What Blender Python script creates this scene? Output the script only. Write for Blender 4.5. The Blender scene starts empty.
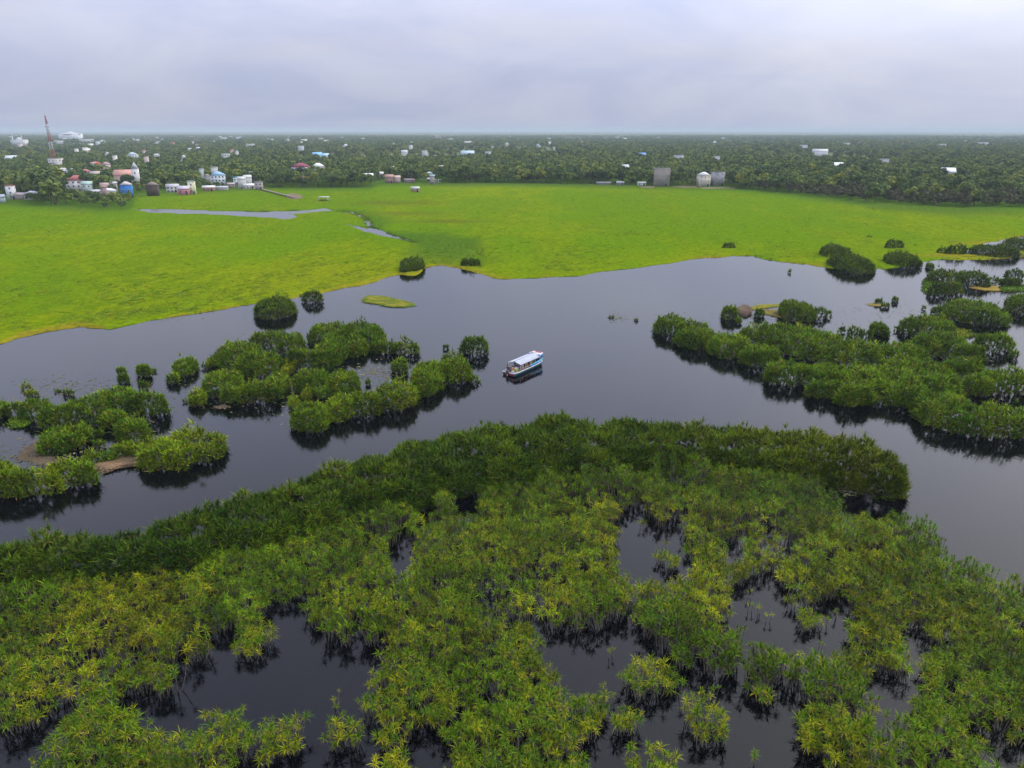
import bpy, math, random
import numpy as np
from mathutils import Vector, Matrix, Euler

R = math.radians
random.seed(7)
rng = np.random.default_rng(11)
sc = bpy.context.scene
col = sc.collection

# ------------------------------------------------------------------ camera
CAM_H, F, PITCH = 40.0, 723.0, R(19.3)
cam_d = bpy.data.cameras.new('camera')
cam_d.sensor_width = 36.0
cam_d.lens = 36.0 * F / 1024.0
cam_d.clip_start = 1.0
cam_d.clip_end = 90000.0
cam = bpy.data.objects.new('camera', cam_d)
col.objects.link(cam)
cam.location = (0, 0, CAM_H)
cam.rotation_euler = (R(90) - PITCH, 0, 0)
sc.camera = cam

# ------------------------------------------------------------------ sky, sun, exposure
SUN_EL, SUN_AZ = R(44), R(62)          # azimuth clockwise from +Y (the view direction)
world = bpy.data.worlds.new('World')
sc.world = world
world.use_nodes = True
nt = world.node_tree
nt.nodes.clear()
def N(tree, kind, **kw):
    n = tree.nodes.new(kind)
    for k, v in kw.items():
        setattr(n, k, v)
    return n
def L(tree, a, b):
    tree.links.new(a, b)
out = N(nt, 'ShaderNodeOutputWorld')
bg = N(nt, 'ShaderNodeBackground')
bg.inputs['Strength'].default_value = 0.10
sky = N(nt, 'ShaderNodeTexSky', sky_type='NISHITA', sun_disc=False)
sky.sun_elevation = SUN_EL
sky.sun_rotation = SUN_AZ
sky.air_density = 1.0
sky.dust_density = 1.5
tc = N(nt, 'ShaderNodeTexCoord')
sep = N(nt, 'ShaderNodeSeparateXYZ')
L(nt, tc.outputs['Generated'], sep.inputs[0])
# cloud deck: project the view direction on a high flat layer
mz = N(nt, 'ShaderNodeMath', operation='MAXIMUM'); mz.inputs[1].default_value = 0.0
L(nt, sep.outputs['Z'], mz.inputs[0])
az = N(nt, 'ShaderNodeMath', operation='ADD'); az.inputs[1].default_value = 0.30
L(nt, mz.outputs[0], az.inputs[0])
dx = N(nt, 'ShaderNodeMath', operation='DIVIDE'); dy = N(nt, 'ShaderNodeMath', operation='DIVIDE')
L(nt, sep.outputs['X'], dx.inputs[0]); L(nt, az.outputs[0], dx.inputs[1])
L(nt, sep.outputs['Y'], dy.inputs[0]); L(nt, az.outputs[0], dy.inputs[1])
cmb = N(nt, 'ShaderNodeCombineXYZ')
L(nt, dx.outputs[0], cmb.inputs[0]); L(nt, dy.outputs[0], cmb.inputs[1])
n1 = N(nt, 'ShaderNodeTexNoise'); n1.inputs['Scale'].default_value = 1.5
n1.inputs['Detail'].default_value = 9; n1.inputs['Roughness'].default_value = 0.58; n1.inputs['Distortion'].default_value = 0.5
L(nt, cmb.outputs[0], n1.inputs['Vector'])
rmp = N(nt, 'ShaderNodeValToRGB')
rmp.color_ramp.elements[0].position = 0.34; rmp.color_ramp.elements[0].color = (5.05, 5.6, 7.95, 1)
rmp.color_ramp.elements[1].position = 0.66; rmp.color_ramp.elements[1].color = (6.7, 7.05, 8.75, 1)
L(nt, n1.outputs['Fac'], rmp.inputs[0])
# an overcast dome grows brighter towards the zenith, and towards the veiled sun
zr = N(nt, 'ShaderNodeMapRange', interpolation_type='SMOOTHSTEP'); zr.inputs[1].default_value = 0.0; zr.inputs[2].default_value = 0.40
zr.inputs[3].default_value = 0.74; zr.inputs[4].default_value = 1.75
L(nt, mz.outputs[0], zr.inputs[0])
sd_ = Vector((math.sin(SUN_AZ) * math.cos(SUN_EL), math.cos(SUN_AZ) * math.cos(SUN_EL), math.sin(SUN_EL)))
dot = N(nt, 'ShaderNodeVectorMath', operation='DOT_PRODUCT')
L(nt, tc.outputs['Generated'], dot.inputs[0]); dot.inputs[1].default_value = sd_
dm = N(nt, 'ShaderNodeMath', operation='MAXIMUM'); dm.inputs[1].default_value = 0.0
L(nt, dot.outputs['Value'], dm.inputs[0])
dp = N(nt, 'ShaderNodeMath', operation='POWER'); dp.inputs[1].default_value = 4.0
L(nt, dm.outputs[0], dp.inputs[0])
sr = N(nt, 'ShaderNodeMath', operation='MULTIPLY_ADD'); sr.inputs[1].default_value = 1.15; sr.inputs[2].default_value = 0.93
L(nt, dp.outputs[0], sr.inputs[0])
mm = N(nt, 'ShaderNodeMath', operation='MULTIPLY')
L(nt, zr.outputs[0], mm.inputs[0]); L(nt, sr.outputs[0], mm.inputs[1])
cm = N(nt, 'ShaderNodeMix', data_type='RGBA', blend_type='MULTIPLY'); cm.inputs[0].default_value = 1.0
wt = N(nt, 'ShaderNodeMix', data_type='RGBA'); L(nt, dp.outputs[0], wt.inputs[0])
n2_ = N(nt, 'ShaderNodeTexNoise'); n2_.inputs['Scale'].default_value = 1.1; n2_.inputs['Detail'].default_value = 6
mp_ = N(nt, 'ShaderNodeMapping'); mp_.inputs['Location'].default_value = (3.7, 1.2, 0.0); mp_.inputs['Scale'].default_value = (0.55, 1.6, 1.0)
L(nt, cmb.outputs[0], mp_.inputs['Vector']); L(nt, mp_.outputs[0], n2_.inputs['Vector'])
wr = N(nt, 'ShaderNodeMapRange'); wr.inputs[1].default_value = 0.52; wr.inputs[2].default_value = 0.70; wr.inputs[4].default_value = 0.35
L(nt, n2_.outputs['Fac'], wr.inputs[0])
warm = N(nt, 'ShaderNodeMix', data_type='RGBA'); L(nt, wr.outputs[0], warm.inputs[0])
L(nt, rmp.outputs[0], warm.inputs[6]); warm.inputs[7].default_value = (7.6, 7.25, 7.6, 1)
L(nt, warm.outputs[2], wt.inputs[6]); wt.inputs[7].default_value = (7.1, 6.95, 6.7, 1)
L(nt, wt.outputs[2], cm.inputs[6]); L(nt, mm.outputs[0], cm.inputs[7])
mixs = N(nt, 'ShaderNodeMix', data_type='RGBA'); mixs.inputs[0].default_value = 0.95
L(nt, sky.outputs[0], mixs.inputs[6]); L(nt, cm.outputs[2], mixs.inputs[7])
L(nt, mixs.outputs[2], bg.inputs['Color'])
L(nt, bg.outputs[0], out.inputs['Surface'])

sun_d = bpy.data.lights.new('sun', 'SUN')
sun_d.energy = 1.5
sun_d.angle = R(14)
sun_d.color = (1.0, 0.95, 0.86)
sun = bpy.data.objects.new('sun', sun_d)
col.objects.link(sun)
sun.rotation_euler = sd_.to_track_quat('Z', 'Y').to_euler()

sc.view_settings.view_transform = 'Standard'
sc.view_settings.look = 'None'
sc.view_settings.gamma = 1.0
sc.view_settings.use_curve_mapping = False
sc.view_settings.exposure = 0.22
sc.render.engine = 'CYCLES'
sc.cycles.use_denoising = True
sc.cycles.max_bounces = 6
sc.cycles.diffuse_bounces = 2
sc.cycles.glossy_bounces = 2
sc.cycles.transmission_bounces = 2
sc.cycles.transparent_max_bounces = 8
sc.cycles.volume_bounces = 1
sc.cycles.caustics_reflective = False
sc.cycles.caustics_refractive = False

# ------------------------------------------------------------------ helpers
cP, sP = math.cos(PITCH), math.sin(PITCH)
def gp(px, py, h=0.0):
    """ground (or height h) point seen at a photo pixel"""
    u = (px - 512.0) / F; v = (py - 384.0) / F
    dyy = cP - v * sP; dzz = -sP - v * cP
    t = (h - CAM_H) / dzz
    return (u * t, dyy * t)
def poly(pts):
    return np.array([gp(p[0], p[1], p[2] if len(p) > 2 else 0.0) for p in pts])
def project(x, y, z):
    zz = z - CAM_H
    d = y * cP - zz * sP
    up = y * sP + zz * cP
    return 512 + F * x / d, 384 - F * up / d, d

_perm = rng.random((256, 256))
def vnoise(x, y):
    xi = np.floor(x).astype(int); yi = np.floor(y).astype(int)
    fx = x - xi; fy = y - yi
    fx = fx * fx * (3 - 2 * fx); fy = fy * fy * (3 - 2 * fy)
    a = _perm[xi & 255, yi & 255]; b = _perm[(xi + 1) & 255, yi & 255]
    c = _perm[xi & 255, (yi + 1) & 255]; d = _perm[(xi + 1) & 255, (yi + 1) & 255]
    return (a * (1 - fx) + b * fx) * (1 - fy) + (c * (1 - fx) + d * fx) * fy
def fbm(x, y, oct=4):
    x = np.asarray(x, float); y = np.asarray(y, float)
    s = 0; a = 0.5; t = 0
    for k in range(oct):
        s = s + a * vnoise(x * 2 ** k + 17.3 * k, y * 2 ** k + 5.1 * k); t += a; a *= 0.5
    return s / t
def inside(P, pg):
    x, y = P[:, 0], P[:, 1]
    r = np.zeros(len(P), bool)
    n = len(pg)
    for i in range(n):
        x0, y0 = pg[i]; x1, y1 = pg[(i + 1) % n]
        if y0 == y1: continue
        c = ((y0 > y) != (y1 > y)) & (x < (x1 - x0) * (y - y0) / (y1 - y0) + x0)
        r ^= c
    return r
def edge_dist(P, pg, closed=True):
    d = np.full(len(P), 1e9)
    n = len(pg)
    for i in range(n if closed else n - 1):
        a = pg[i]; b = pg[(i + 1) % n]
        ab = b - a; l2 = max((ab * ab).sum(), 1e-9)
        t = np.clip(((P - a) @ ab) / l2, 0, 1)
        q = P - (a + t[:, None] * ab)
        d = np.minimum(d, (q * q).sum(1))
    return np.sqrt(d)
def sdist(P, pg):
    d = edge_dist(P, pg)
    return np.where(inside(P, pg), d, -d)

def np_mesh(name, V, T, tint=None, mats=(), smooth=False, cname='tint', midx=None):
    """triangle mesh from arrays, with an optional per-vertex colour"""
    me = bpy.data.meshes.new(name)
    V = np.ascontiguousarray(V, np.float32); T = np.ascontiguousarray(T, np.int32)
    me.vertices.add(len(V)); me.vertices.foreach_set('co', V.ravel())
    me.loops.add(T.size); me.loops.foreach_set('vertex_index', T.ravel())
    me.polygons.add(len(T))
    me.polygons.foreach_set('loop_start', np.arange(0, T.size, 3, dtype=np.int32))
    if smooth:
        me.polygons.foreach_set('use_smooth', np.ones(len(T), bool))
    for m in mats: me.materials.append(m)
    if midx is not None:
        me.polygons.foreach_set('material_index', np.ascontiguousarray(midx, np.int32))
    if tint is not None:
        a = me.color_attributes.new(cname, 'FLOAT_COLOR', 'POINT')
        c = np.ones((len(V), 4), np.float32); c[:, :tint.shape[1]] = tint
        a.data.foreach_set('color', c.ravel())
    me.update(calc_edges=True)
    return me
class MB:
    """collects simple shapes into one mesh"""
    def __init__(s): s.v = []; s.t = []; s.m = []; s.n = 0
    def add(s, V, T, m=0):
        V = np.asarray(V, float); T = np.asarray(T, int)
        s.v.append(V); s.t.append(T + s.n); s.m.append(np.full(len(T), m)); s.n += len(V); return s
    def box(s, c, d, rz=0.0, m=0, taper=1.0):
        x, y, z = (q / 2 for q in d)
        V = np.array([(-x, -y, -z), (x, -y, -z), (x, y, -z), (-x, y, -z), (-x * taper, -y * taper, z), (x * taper, -y * taper, z), (x * taper, y * taper, z), (-x * taper, y * taper, z)])
        if rz:
            a, b = math.cos(rz), math.sin(rz)
            V = V @ np.array([[a, b, 0], [-b, a, 0], [0, 0, 1]])
        Q = [(0, 3, 2, 1), (4, 5, 6, 7), (0, 1, 5, 4), (1, 2, 6, 5), (2, 3, 7, 6), (3, 0, 4, 7)]
        T = [t for q in Q for t in ((q[0], q[1], q[2]), (q[0], q[2], q[3]))]
        return s.add(V + np.array(c), T, m)
    def tube(s, pts, rad, n=6, m=0, cap=True):
        pts = [Vector(p) for p in pts]
        if not hasattr(rad, '__len__'): rad = [rad] * len(pts)
        V = []; T = []
        for i, p in enumerate(pts):
            d = (pts[min(i + 1, len(pts) - 1)] - pts[max(i - 1, 0)]).normalized()
            ref = Vector((0, 0, 1)) if abs(d.z) < 0.9 else Vector((1, 0, 0))
            a = d.cross(ref).normalized(); b = d.cross(a)
            for k in range(n):
                q = 2 * math.pi * k / n
                V.append(p + (a * math.cos(q) + b * math.sin(q)) * rad[i])
        for i in range(len(pts) - 1):
            for k in range(n):
                a0 = i * n + k; a1 = i * n + (k + 1) % n
                T += [(a0, a1, a1 + n), (a0, a1 + n, a0 + n)]
        if cap:
            l = (len(pts) - 1) * n
            for k in range(1, n - 1):
                T += [(0, k + 1, k), (l, l + k, l + k + 1)]
        return s.add([tuple(v) for v in V], T, m)
    def ball(s, c, r, n=8, m=0):
        V = []; T = []
        rr = r if hasattr(r, '__len__') else (r, r, r)
        for i in range(n // 2 + 1):
            th = math.pi * i / (n // 2)
            for k in range(n):
                ph = 2 * math.pi * k / n
                V.append((c[0] + rr[0] * math.sin(th) * math.cos(ph), c[1] + rr[1] * math.sin(th) * math.sin(ph), c[2] + rr[2] * math.cos(th)))
        for i in range(n // 2):
            for k in range(n):
                a = i * n + k; b = i * n + (k + 1) % n
                T += [(a, a + n, b + n), (a, b + n, b)]
        return s.add(V, T, m)
    def faces(s, V, Fs, m=0):
        T = []
        for f in Fs:
            for k in range(1, len(f) - 1): T.append((f[0], f[k], f[k + 1]))
        return s.add(V, T, m)
    def mesh(s, name, mats, smooth=False):
        return np_mesh(name, np.concatenate(s.v), np.concatenate(s.t), None, mats, smooth, midx=np.concatenate(s.m))
    def build(s, name, mats, parent=None, smooth=False):
        if not isinstance(mats, (list, tuple)): mats = [mats]
        return ob(name, s.mesh(name, mats, smooth), parent)
def ob(name, data, parent=None, loc=None, rz=0.0):
    o = bpy.data.objects.new(name, data); col.objects.link(o)
    if parent: o.parent = parent
    if loc is not None: o.location = loc
    if rz: o.rotation_euler = (0, 0, rz)
    return o
def tag(o, label=None, cat=None, group=None, kind=None):
    if label: o['label'] = label
    if cat: o['category'] = cat
    if group: o['group'] = group
    if kind: o['kind'] = kind
    return o
def thing(name, label, cat, loc=(0, 0, 0), rz=0.0, group=None):
    return tag(ob(name, None, None, loc, rz), label, cat, group)

# ------------------------------------------------------------------ materials
def mat(name, rgb, rough=0.8, spec=0.3, noise=None, var=0.25, bump=0.0, bscale=None, metal=0.0):
    m = bpy.data.materials.new(name); m.use_nodes = True
    t = m.node_tree; b = t.nodes['Principled BSDF']
    b.inputs['Roughness'].default_value = rough
    b.inputs['Specular IOR Level'].default_value = spec
    b.inputs['Metallic'].default_value = metal
    b.inputs['Base Color'].default_value = (*rgb, 1)
    if noise:
        g = N(t, 'ShaderNodeNewGeometry')
        n = N(t, 'ShaderNodeTexNoise'); n.inputs['Scale'].default_value = noise; n.inputs['Detail'].default_value = 4
        L(t, g.outputs['Position'], n.inputs['Vector'])
        r = N(t, 'ShaderNodeValToRGB')
        r.color_ramp.elements[0].position = 0.3; r.color_ramp.elements[1].position = 0.7
        r.color_ramp.elements[0].color = (*[c * (1 - var) for c in rgb], 1)
        r.color_ramp.elements[1].color = (*[min(1, c * (1 + var)) for c in rgb], 1)
        L(t, n.outputs['Fac'], r.inputs[0]); L(t, r.outputs[0], b.inputs['Base Color'])
        if bump:
            bp = N(t, 'ShaderNodeBump'); bp.inputs['Strength'].default_value = bump; bp.inputs['Distance'].default_value = 0.1
            n2 = N(t, 'ShaderNodeTexNoise'); n2.inputs['Scale'].default_value = bscale or noise * 4
            L(t, g.outputs['Position'], n2.inputs['Vector'])
            L(t, n2.outputs['Fac'], bp.inputs['Height']); L(t, bp.outputs[0], b.inputs['Normal'])
    return m

def leaf_mat(name, greens, yellow, dead, patch=0.12, trans=0.18, rough=0.5):
    """strap leaves: tint.r = how yellow the leaf is, tint.g = how bright, tint.b = dry"""
    m = bpy.data.materials.new(name); m.use_nodes = True
    t = m.node_tree; b = t.nodes['Principled BSDF']
    at = N(t, 'ShaderNodeAttribute', attribute_name='tint')
    sp = N(t, 'ShaderNodeSeparateColor'); L(t, at.outputs['Color'], sp.inputs[0])
    g = N(t, 'ShaderNodeNewGeometry')
    n = N(t, 'ShaderNodeTexNoise'); n.inputs['Scale'].default_value = patch; n.inputs['Detail'].default_value = 3
    L(t, g.outputs['Position'], n.inputs['Vector'])
    r = N(t, 'ShaderNodeValToRGB')
    r.color_ramp.elements[0].position = 0.36; r.color_ramp.elements[0].color = (*greens[0], 1)
    r.color_ramp.elements[1].position = 0.64; r.color_ramp.elements[1].color = (*greens[1], 1)
    L(t, n.outputs['Fac'], r.inputs[0])
    m1 = N(t, 'ShaderNodeMix', data_type='RGBA'); L(t, sp.outputs[0], m1.inputs[0])
    L(t, r.outputs[0], m1.inputs[6]); m1.inputs[7].default_value = (*yellow, 1)
    m2 = N(t, 'ShaderNodeMix', data_type='RGBA'); L(t, sp.outputs[2], m2.inputs[0])
    L(t, m1.outputs[2], m2.inputs[6]); m2.inputs[7].default_value = (*dead, 1)
    m3 = N(t, 'ShaderNodeVectorMath', operation='SCALE'); L(t, m2.outputs[2], m3.inputs[0]); L(t, sp.outputs[1], m3.inputs['Scale'])
    L(t, m3.outputs[0], b.inputs['Base Color'])
    b.inputs['Roughness'].default_value = rough; b.inputs['Specular IOR Level'].default_value = 0.06
    tr = N(t, 'ShaderNodeBsdfTranslucent'); L(t, m3.outputs[0], tr.inputs['Color'])
    mx = N(t, 'ShaderNodeMixShader'); mx.inputs[0].default_value = trans
    L(t, b.outputs[0], mx.inputs[1]); L(t, tr.outputs[0], mx.inputs[2])
    L(t, mx.outputs[0], t.nodes['Material Output'].inputs['Surface'])
    return m
M = {}
M['leaf'] = leaf_mat('pandanus_leaf', ((0.042, 0.122, 0.005), (0.086, 0.192, 0.006)), (0.38, 0.35, 0.006), (0.30, 0.20, 0.06))
M['stem'] = mat('pandanus_stem', (0.17, 0.15, 0.11), 0.9, 0.1, 6.0, 0.35)

def water_mat():
    m = bpy.data.materials.new('dark_water'); m.use_nodes = True
    t = m.node_tree; b = t.nodes['Principled BSDF']
    b.inputs['Base Color'].default_value = (0.0008, 0.001, 0.002, 1)
    b.inputs['IOR'].default_value = 1.325
    g = N(t, 'ShaderNodeNewGeometry')
    mp = N(t, 'ShaderNodeMapping'); mp.inputs['Scale'].default_value = (1.0, 0.55, 1.0); mp.inputs['Rotation'].default_value = (0, 0, 0.5)
    L(t, g.outputs['Position'], mp.inputs['Vector'])
    n = N(t, 'ShaderNodeTexNoise'); n.inputs['Scale'].default_value = 2.6; n.inputs['Detail'].default_value = 4
    L(t, mp.outputs[0], n.inputs['Vector'])
    bp = N(t, 'ShaderNodeBump'); bp.inputs['Strength'].default_value = 0.12; bp.inputs['Distance'].default_value = 0.1
    L(t, n.outputs['Fac'], bp.inputs['Height']); L(t, bp.outputs[0], b.inputs['Normal'])
    # slicks of calm and breezy water
    n2 = N(t, 'ShaderNodeTexNoise'); n2.inputs['Scale'].default_value = 0.02; n2.inputs['Detail'].default_value = 4
    L(t, mp.outputs[0], n2.inputs['Vector'])
    mr = N(t, 'ShaderNodeMapRange'); mr.inputs[1].default_value = 0.35; mr.inputs[2].default_value = 0.65
    mr.inputs[3].default_value = 0.01; mr.inputs[4].default_value = 0.10
    L(t, n2.outputs['Fac'], mr.inputs[0]); L(t, mr.outputs[0], b.inputs['Roughness'])
    return m
M['water'] = water_mat()

def vcol_mat(name, cname='tint', rough=0.9, spec=0.1, nscale=1.2, var=0.35, bump=0.6, trans=0.0):
    m = bpy.data.materials.new(name); m.use_nodes = True
    t = m.node_tree; b = t.nodes['Principled BSDF']
    b.inputs['Roughness'].default_value = rough; b.inputs['Specular IOR Level'].default_value = spec
    at = N(t, 'ShaderNodeAttribute', attribute_name=cname)
    g = N(t, 'ShaderNodeNewGeometry')
    n = N(t, 'ShaderNodeTexNoise'); n.inputs['Scale'].default_value = nscale; n.inputs['Detail'].default_value = 5; n.inputs['Roughness'].default_value = 0.65
    L(t, g.outputs['Position'], n.inputs['Vector'])
    mr = N(t, 'ShaderNodeMapRange'); mr.inputs[1].default_value = 0.3; mr.inputs[2].default_value = 0.7
    mr.inputs[3].default_value = 1 - var; mr.inputs[4].default_value = 1 + var
    L(t, n.outputs['Fac'], mr.inputs[0])
    s = N(t, 'ShaderNodeVectorMath', operation='SCALE'); L(t, at.outputs['Color'], s.inputs[0]); L(t, mr.outputs[0], s.inputs['Scale'])
    L(t, s.outputs[0], b.inputs['Base Color'])
    if bump:
        bp = N(t, 'ShaderNodeBump'); bp.inputs['Strength'].default_value = bump; bp.inputs['Distance'].default_value = 0.25
        L(t, n.outputs['Fac'], bp.inputs['Height']); L(t, bp.outputs[0], b.inputs['Normal'])
    return m
M['meadow'] = vcol_mat('marsh_meadow', rough=1.0, spec=0.0, nscale=0.7, var=0.32, bump=0.9)
M['mat'] = vcol_mat('floating_mat', nscale=3.0, var=0.35, bump=0.8)
M['land'] = mat('forest_floor', (0.10, 0.125, 0.045), 0.95, 0.1, 0.006, 0.35)
M['bed'] = mat('lake_bed', (0.03, 0.025, 0.018), 0.95, 0.1, 0.1, 0.3)

# ------------------------------------------------------------------ large structure: bed, water, land, meadow
def plane(name, x0, x1, y0, y1, z, m):
    me = np_mesh(name, np.array([(x0, y0, z), (x1, y0, z), (x1, y1, z), (x0, y1, z)]), np.array([(0, 1, 2), (0, 2, 3)]), None, [m])
    return tag(ob(name, me), kind='structure')
plane('ground', -45000, 45000, -4000, 60000, -2.2, M['bed'])
plane('lake_water', -1500, 1500, -600, 760, 0.0, M['water'])
me = np_mesh('land', np.array([(-45000, 700, .25), (45000, 700, .25), (45000, 60000, .25), (-45000, 60000, .25),
                               (1500, 700, .25), (1500, -600, .25), (45000, -600, .25), (-1500, 700, .25), (-1500, -600, .25), (-45000, -600, .25)]),
             np.array([(0, 1, 2), (0, 2, 3), (4, 5, 6), (4, 6, 1), (7, 0, 9), (7, 9, 8)]), None, [M['land']])
tag(ob('land', me), kind='structure')

SHORE = [(-420, 430), (-200, 385), (-60, 357), (0, 343), (30, 337), (60, 331), (78, 326.5), (110, 328.5), (140, 322), (180, 316.5), (220, 310.5), (262, 303), (300, 297), (330, 291.5),
         (370, 283.5), (400, 275), (412, 277), (424, 268), (440, 265.5), (460, 268.5), (480, 275.5), (500, 279), (540, 278), (580, 276.5), (600, 272.5), (640, 267.5),
         (670, 263.5), (700, 258.5), (735, 256), (752, 257), (780, 262), (810, 264.5), (832, 269), (870, 268), (885, 269.5), (905, 266), (920, 262), (940, 260), (988, 260.5), (1003, 256.5),
         (985, 255), (967, 254), (970, 249), (980, 244.5), (1000, 241), (1024, 237), (1070, 233), (1200, 222)]
sh = [gp(*p) for p in SHORE]
MEADOW = np.array(sh + [(1400, 420), (1400, 720), (-1400, 720), (-1400, 60)])
# forest edge (ground line of the first trees)
FEDGE_PX = [(-300, 207), (-40, 205), (0, 203), (40, 205), (100, 208.5), (131, 207), (136, 194), (170, 192), (200, 190.5), (262, 187.5), (300, 188.5), (372, 188), (376, 184.5), (400, 183.5), (440, 184), (500, 183.5),
            (560, 184.5), (640, 186.5), (730, 188.5), (770, 192), (820, 198), (870, 203), (920, 206.5), (960, 208.5), (1010, 208), (1100, 207)]
FE = np.array([gp(*p) for p in FEDGE_PX])
def fedge_y(x, y):
    # distance of the edge along the ray through (x, y)
    a = x / y; fa = FE[:, 0] / FE[:, 1]
    return np.interp(a, fa, FE[:, 1])
S1 = poly([(134, 209.4), (160, 208.6), (220, 211.2), (258, 212), (300, 210.6), (326, 208.4), (331, 210.6), (300, 213.4), (288, 213.6), (299, 217), (285, 219), (258, 217), (200, 214), (150, 212.4)])
S2 = poly([(346, 224), (366, 228.6), (371, 227.4), (380, 232.3), (396, 237.6), (385, 236.2), (360, 229.4)])
TRK = poly([(331, 210.5), (353, 213), (366, 218.5), (370, 226.8), (380, 231.6), (398, 238), (416, 243)])
TRK2 = poly([(200, 211), (258, 211.8), (300, 210.4)])

rows = []
y = 108.0
while y < 716:
    rows.append(y); y += max(0.28, 0.9 * y * y / (CAM_H * F))
rows = np.array(rows)
uu = np.linspace(-0.86, 0.86, 420)
GX = (uu[None, :] * rows[:, None]); GY = np.repeat(rows[:, None], len(uu), 1)
P = np.stack([GX.ravel(), GY.ravel()], 1)
sd = sdist(P, MEADOW)
for S in (S1, S2):
    sd = np.minimum(sd, -sdist(P, S))
sd = np.minimum(sd, edge_dist(P, TRK, False) + .35 - .9 * fbm(P[:, 0] * .1, P[:, 1] * .1))
near_shore = sdist(P, MEADOW)
sd = sd + (fbm(P[:, 0] * .13, P[:, 1] * .13, 5) - 0.5) * 5.0
sm = lambda v, a, b: (lambda t: t * t * (3 - 2 * t))(np.clip((v - a) / (b - a), 0, 1))
lump = fbm(P[:, 0] * .35, P[:, 1] * .22, 4)
Z = -0.55 + 0.85 * sm(sd, -0.9, 0.9) + 0.30 * (lump - .4) * sm(sd, 0.3, 3.0)
d_f = fedge_y(P[:, 0], P[:, 1]) - P[:, 1]
n_big = fbm(P[:, 0] * .018 + 3, P[:, 1] * .010 + 9, 4)
n_mid = fbm(P[:, 0] * .06 + 31, P[:, 1] * .025 + 7, 4)
n_fin = fbm(P[:, 0] * .5, P[:, 1] * .22 + 40, 3)
cA = np.array((0.092, 0.165, 0.001)); cB = np.array((0.142, 0.192, 0.001)); cC = np.array((0.066, 0.130, 0.0015)); cY = np.array((0.19, 0.165, 0.010)); cBr = np.array((0.09, 0.095, 0.012))
mixv = lambda a, b, t: a * (1 - t[:, None]) + b * t[:, None]
C = mixv(cA[None, :], cB[None, :], sm(n_big * .55 + n_mid * .45, .42, .62))
C = mixv(C, cC[None, :], .62 * sm(n_mid * .5 + n_fin * .5, .50, .68))
# taller, duller sedge along the wood and down the old channel
gf = np.clip(sm(35 - d_f + 40 * (n_big - .5), -20, 35), 0, 1)
C = mixv(C, np.array((0.042, 0.092, 0.010))[None, :], gf * .8)
dt = edge_dist(P, np.concatenate([TRK, poly([(430, 252), (440, 262)])]), False)
gt = sm(22 - dt + 40 * (n_mid - .5), 0, 18) * sm(P[:, 0] - np.interp(P[:, 1], TRK[::-1, 1], TRK[::-1, 0]), -6, 6) * sm(P[:, 1], 205, 250)
C = mixv(C, np.array((0.036, 0.094, 0.008))[None, :], gt * .75)
C = mixv(C, np.array((0.022, 0.045, 0.006))[None, :], .85 * sm(2.6 - np.minimum(edge_dist(P, TRK, False), edge_dist(P, TRK2, False) + .8), 0, 1.6) * (n_mid > .3))
for (bx, by, rx_, ry_) in ((395, 203.5, 26, 14), (405, 214, 22, 9), (450, 222, 20, 6)):
    c = gp(bx, by)
    q = np.exp(-(((P[:, 0] - c[0]) / rx_) ** 2 + ((P[:, 1] - c[1]) / ry_) ** 2))
    C = mixv(C, cBr[None, :], np.clip(q * (0.3 + n_mid), 0, .75))
gy_ = sm(9.0 * (n_mid - .36) + 5 * (n_fin - .5) + 1.5 * (P[:, 0] < 0) - sd, 0, 2.2) * (near_shore < 9)
C = mixv(C, cY[None, :], np.clip(gy_ * .95, 0, 1))
c = gp(345, 278); q = np.exp(-(((P[:, 0] - c[0]) / 34) ** 2 + ((P[:, 1] - c[1]) / 26) ** 2))
C = mixv(C, np.array((0.17, 0.185, 0.004))[None, :], q * .55)
for (bx, by, rx_, ry_) in ((955, 256.5, 20, 4.5), (985, 244, 14, 5)):
    c = gp(bx, by); q = np.exp(-(((P[:, 0] - c[0]) / rx_) ** 2 + ((P[:, 1] - c[1]) / ry_) ** 2))
    C = mixv(C, cY[None, :], np.clip(q * 1.2 * (.3 + n_mid), 0, .9))
nr, nc = GX.shape
idx = np.arange(nr * nc).reshape(nr, nc)
a, b, c2, d2 = idx[:-1, :-1].ravel(), idx[:-1, 1:].ravel(), idx[1:, 1:].ravel(), idx[1:, :-1].ravel()
keep = np.maximum(np.maximum(sd[a], sd[b]), np.maximum(sd[c2], sd[d2])) > -1.0
T = np.concatenate([np.stack([a, b, c2], 1)[keep], np.stack([a, c2, d2], 1)[keep]])
used = np.unique(T); rem = np.zeros(nr * nc, int); rem[used] = np.arange(len(used))
V = np.stack([P[:, 0], P[:, 1], Z], 1)
me = np_mesh('marsh_meadow', V[used], rem[T], C[used], [M['meadow']], smooth=True)
tag(ob('marsh_meadow', me), kind='structure')

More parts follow.
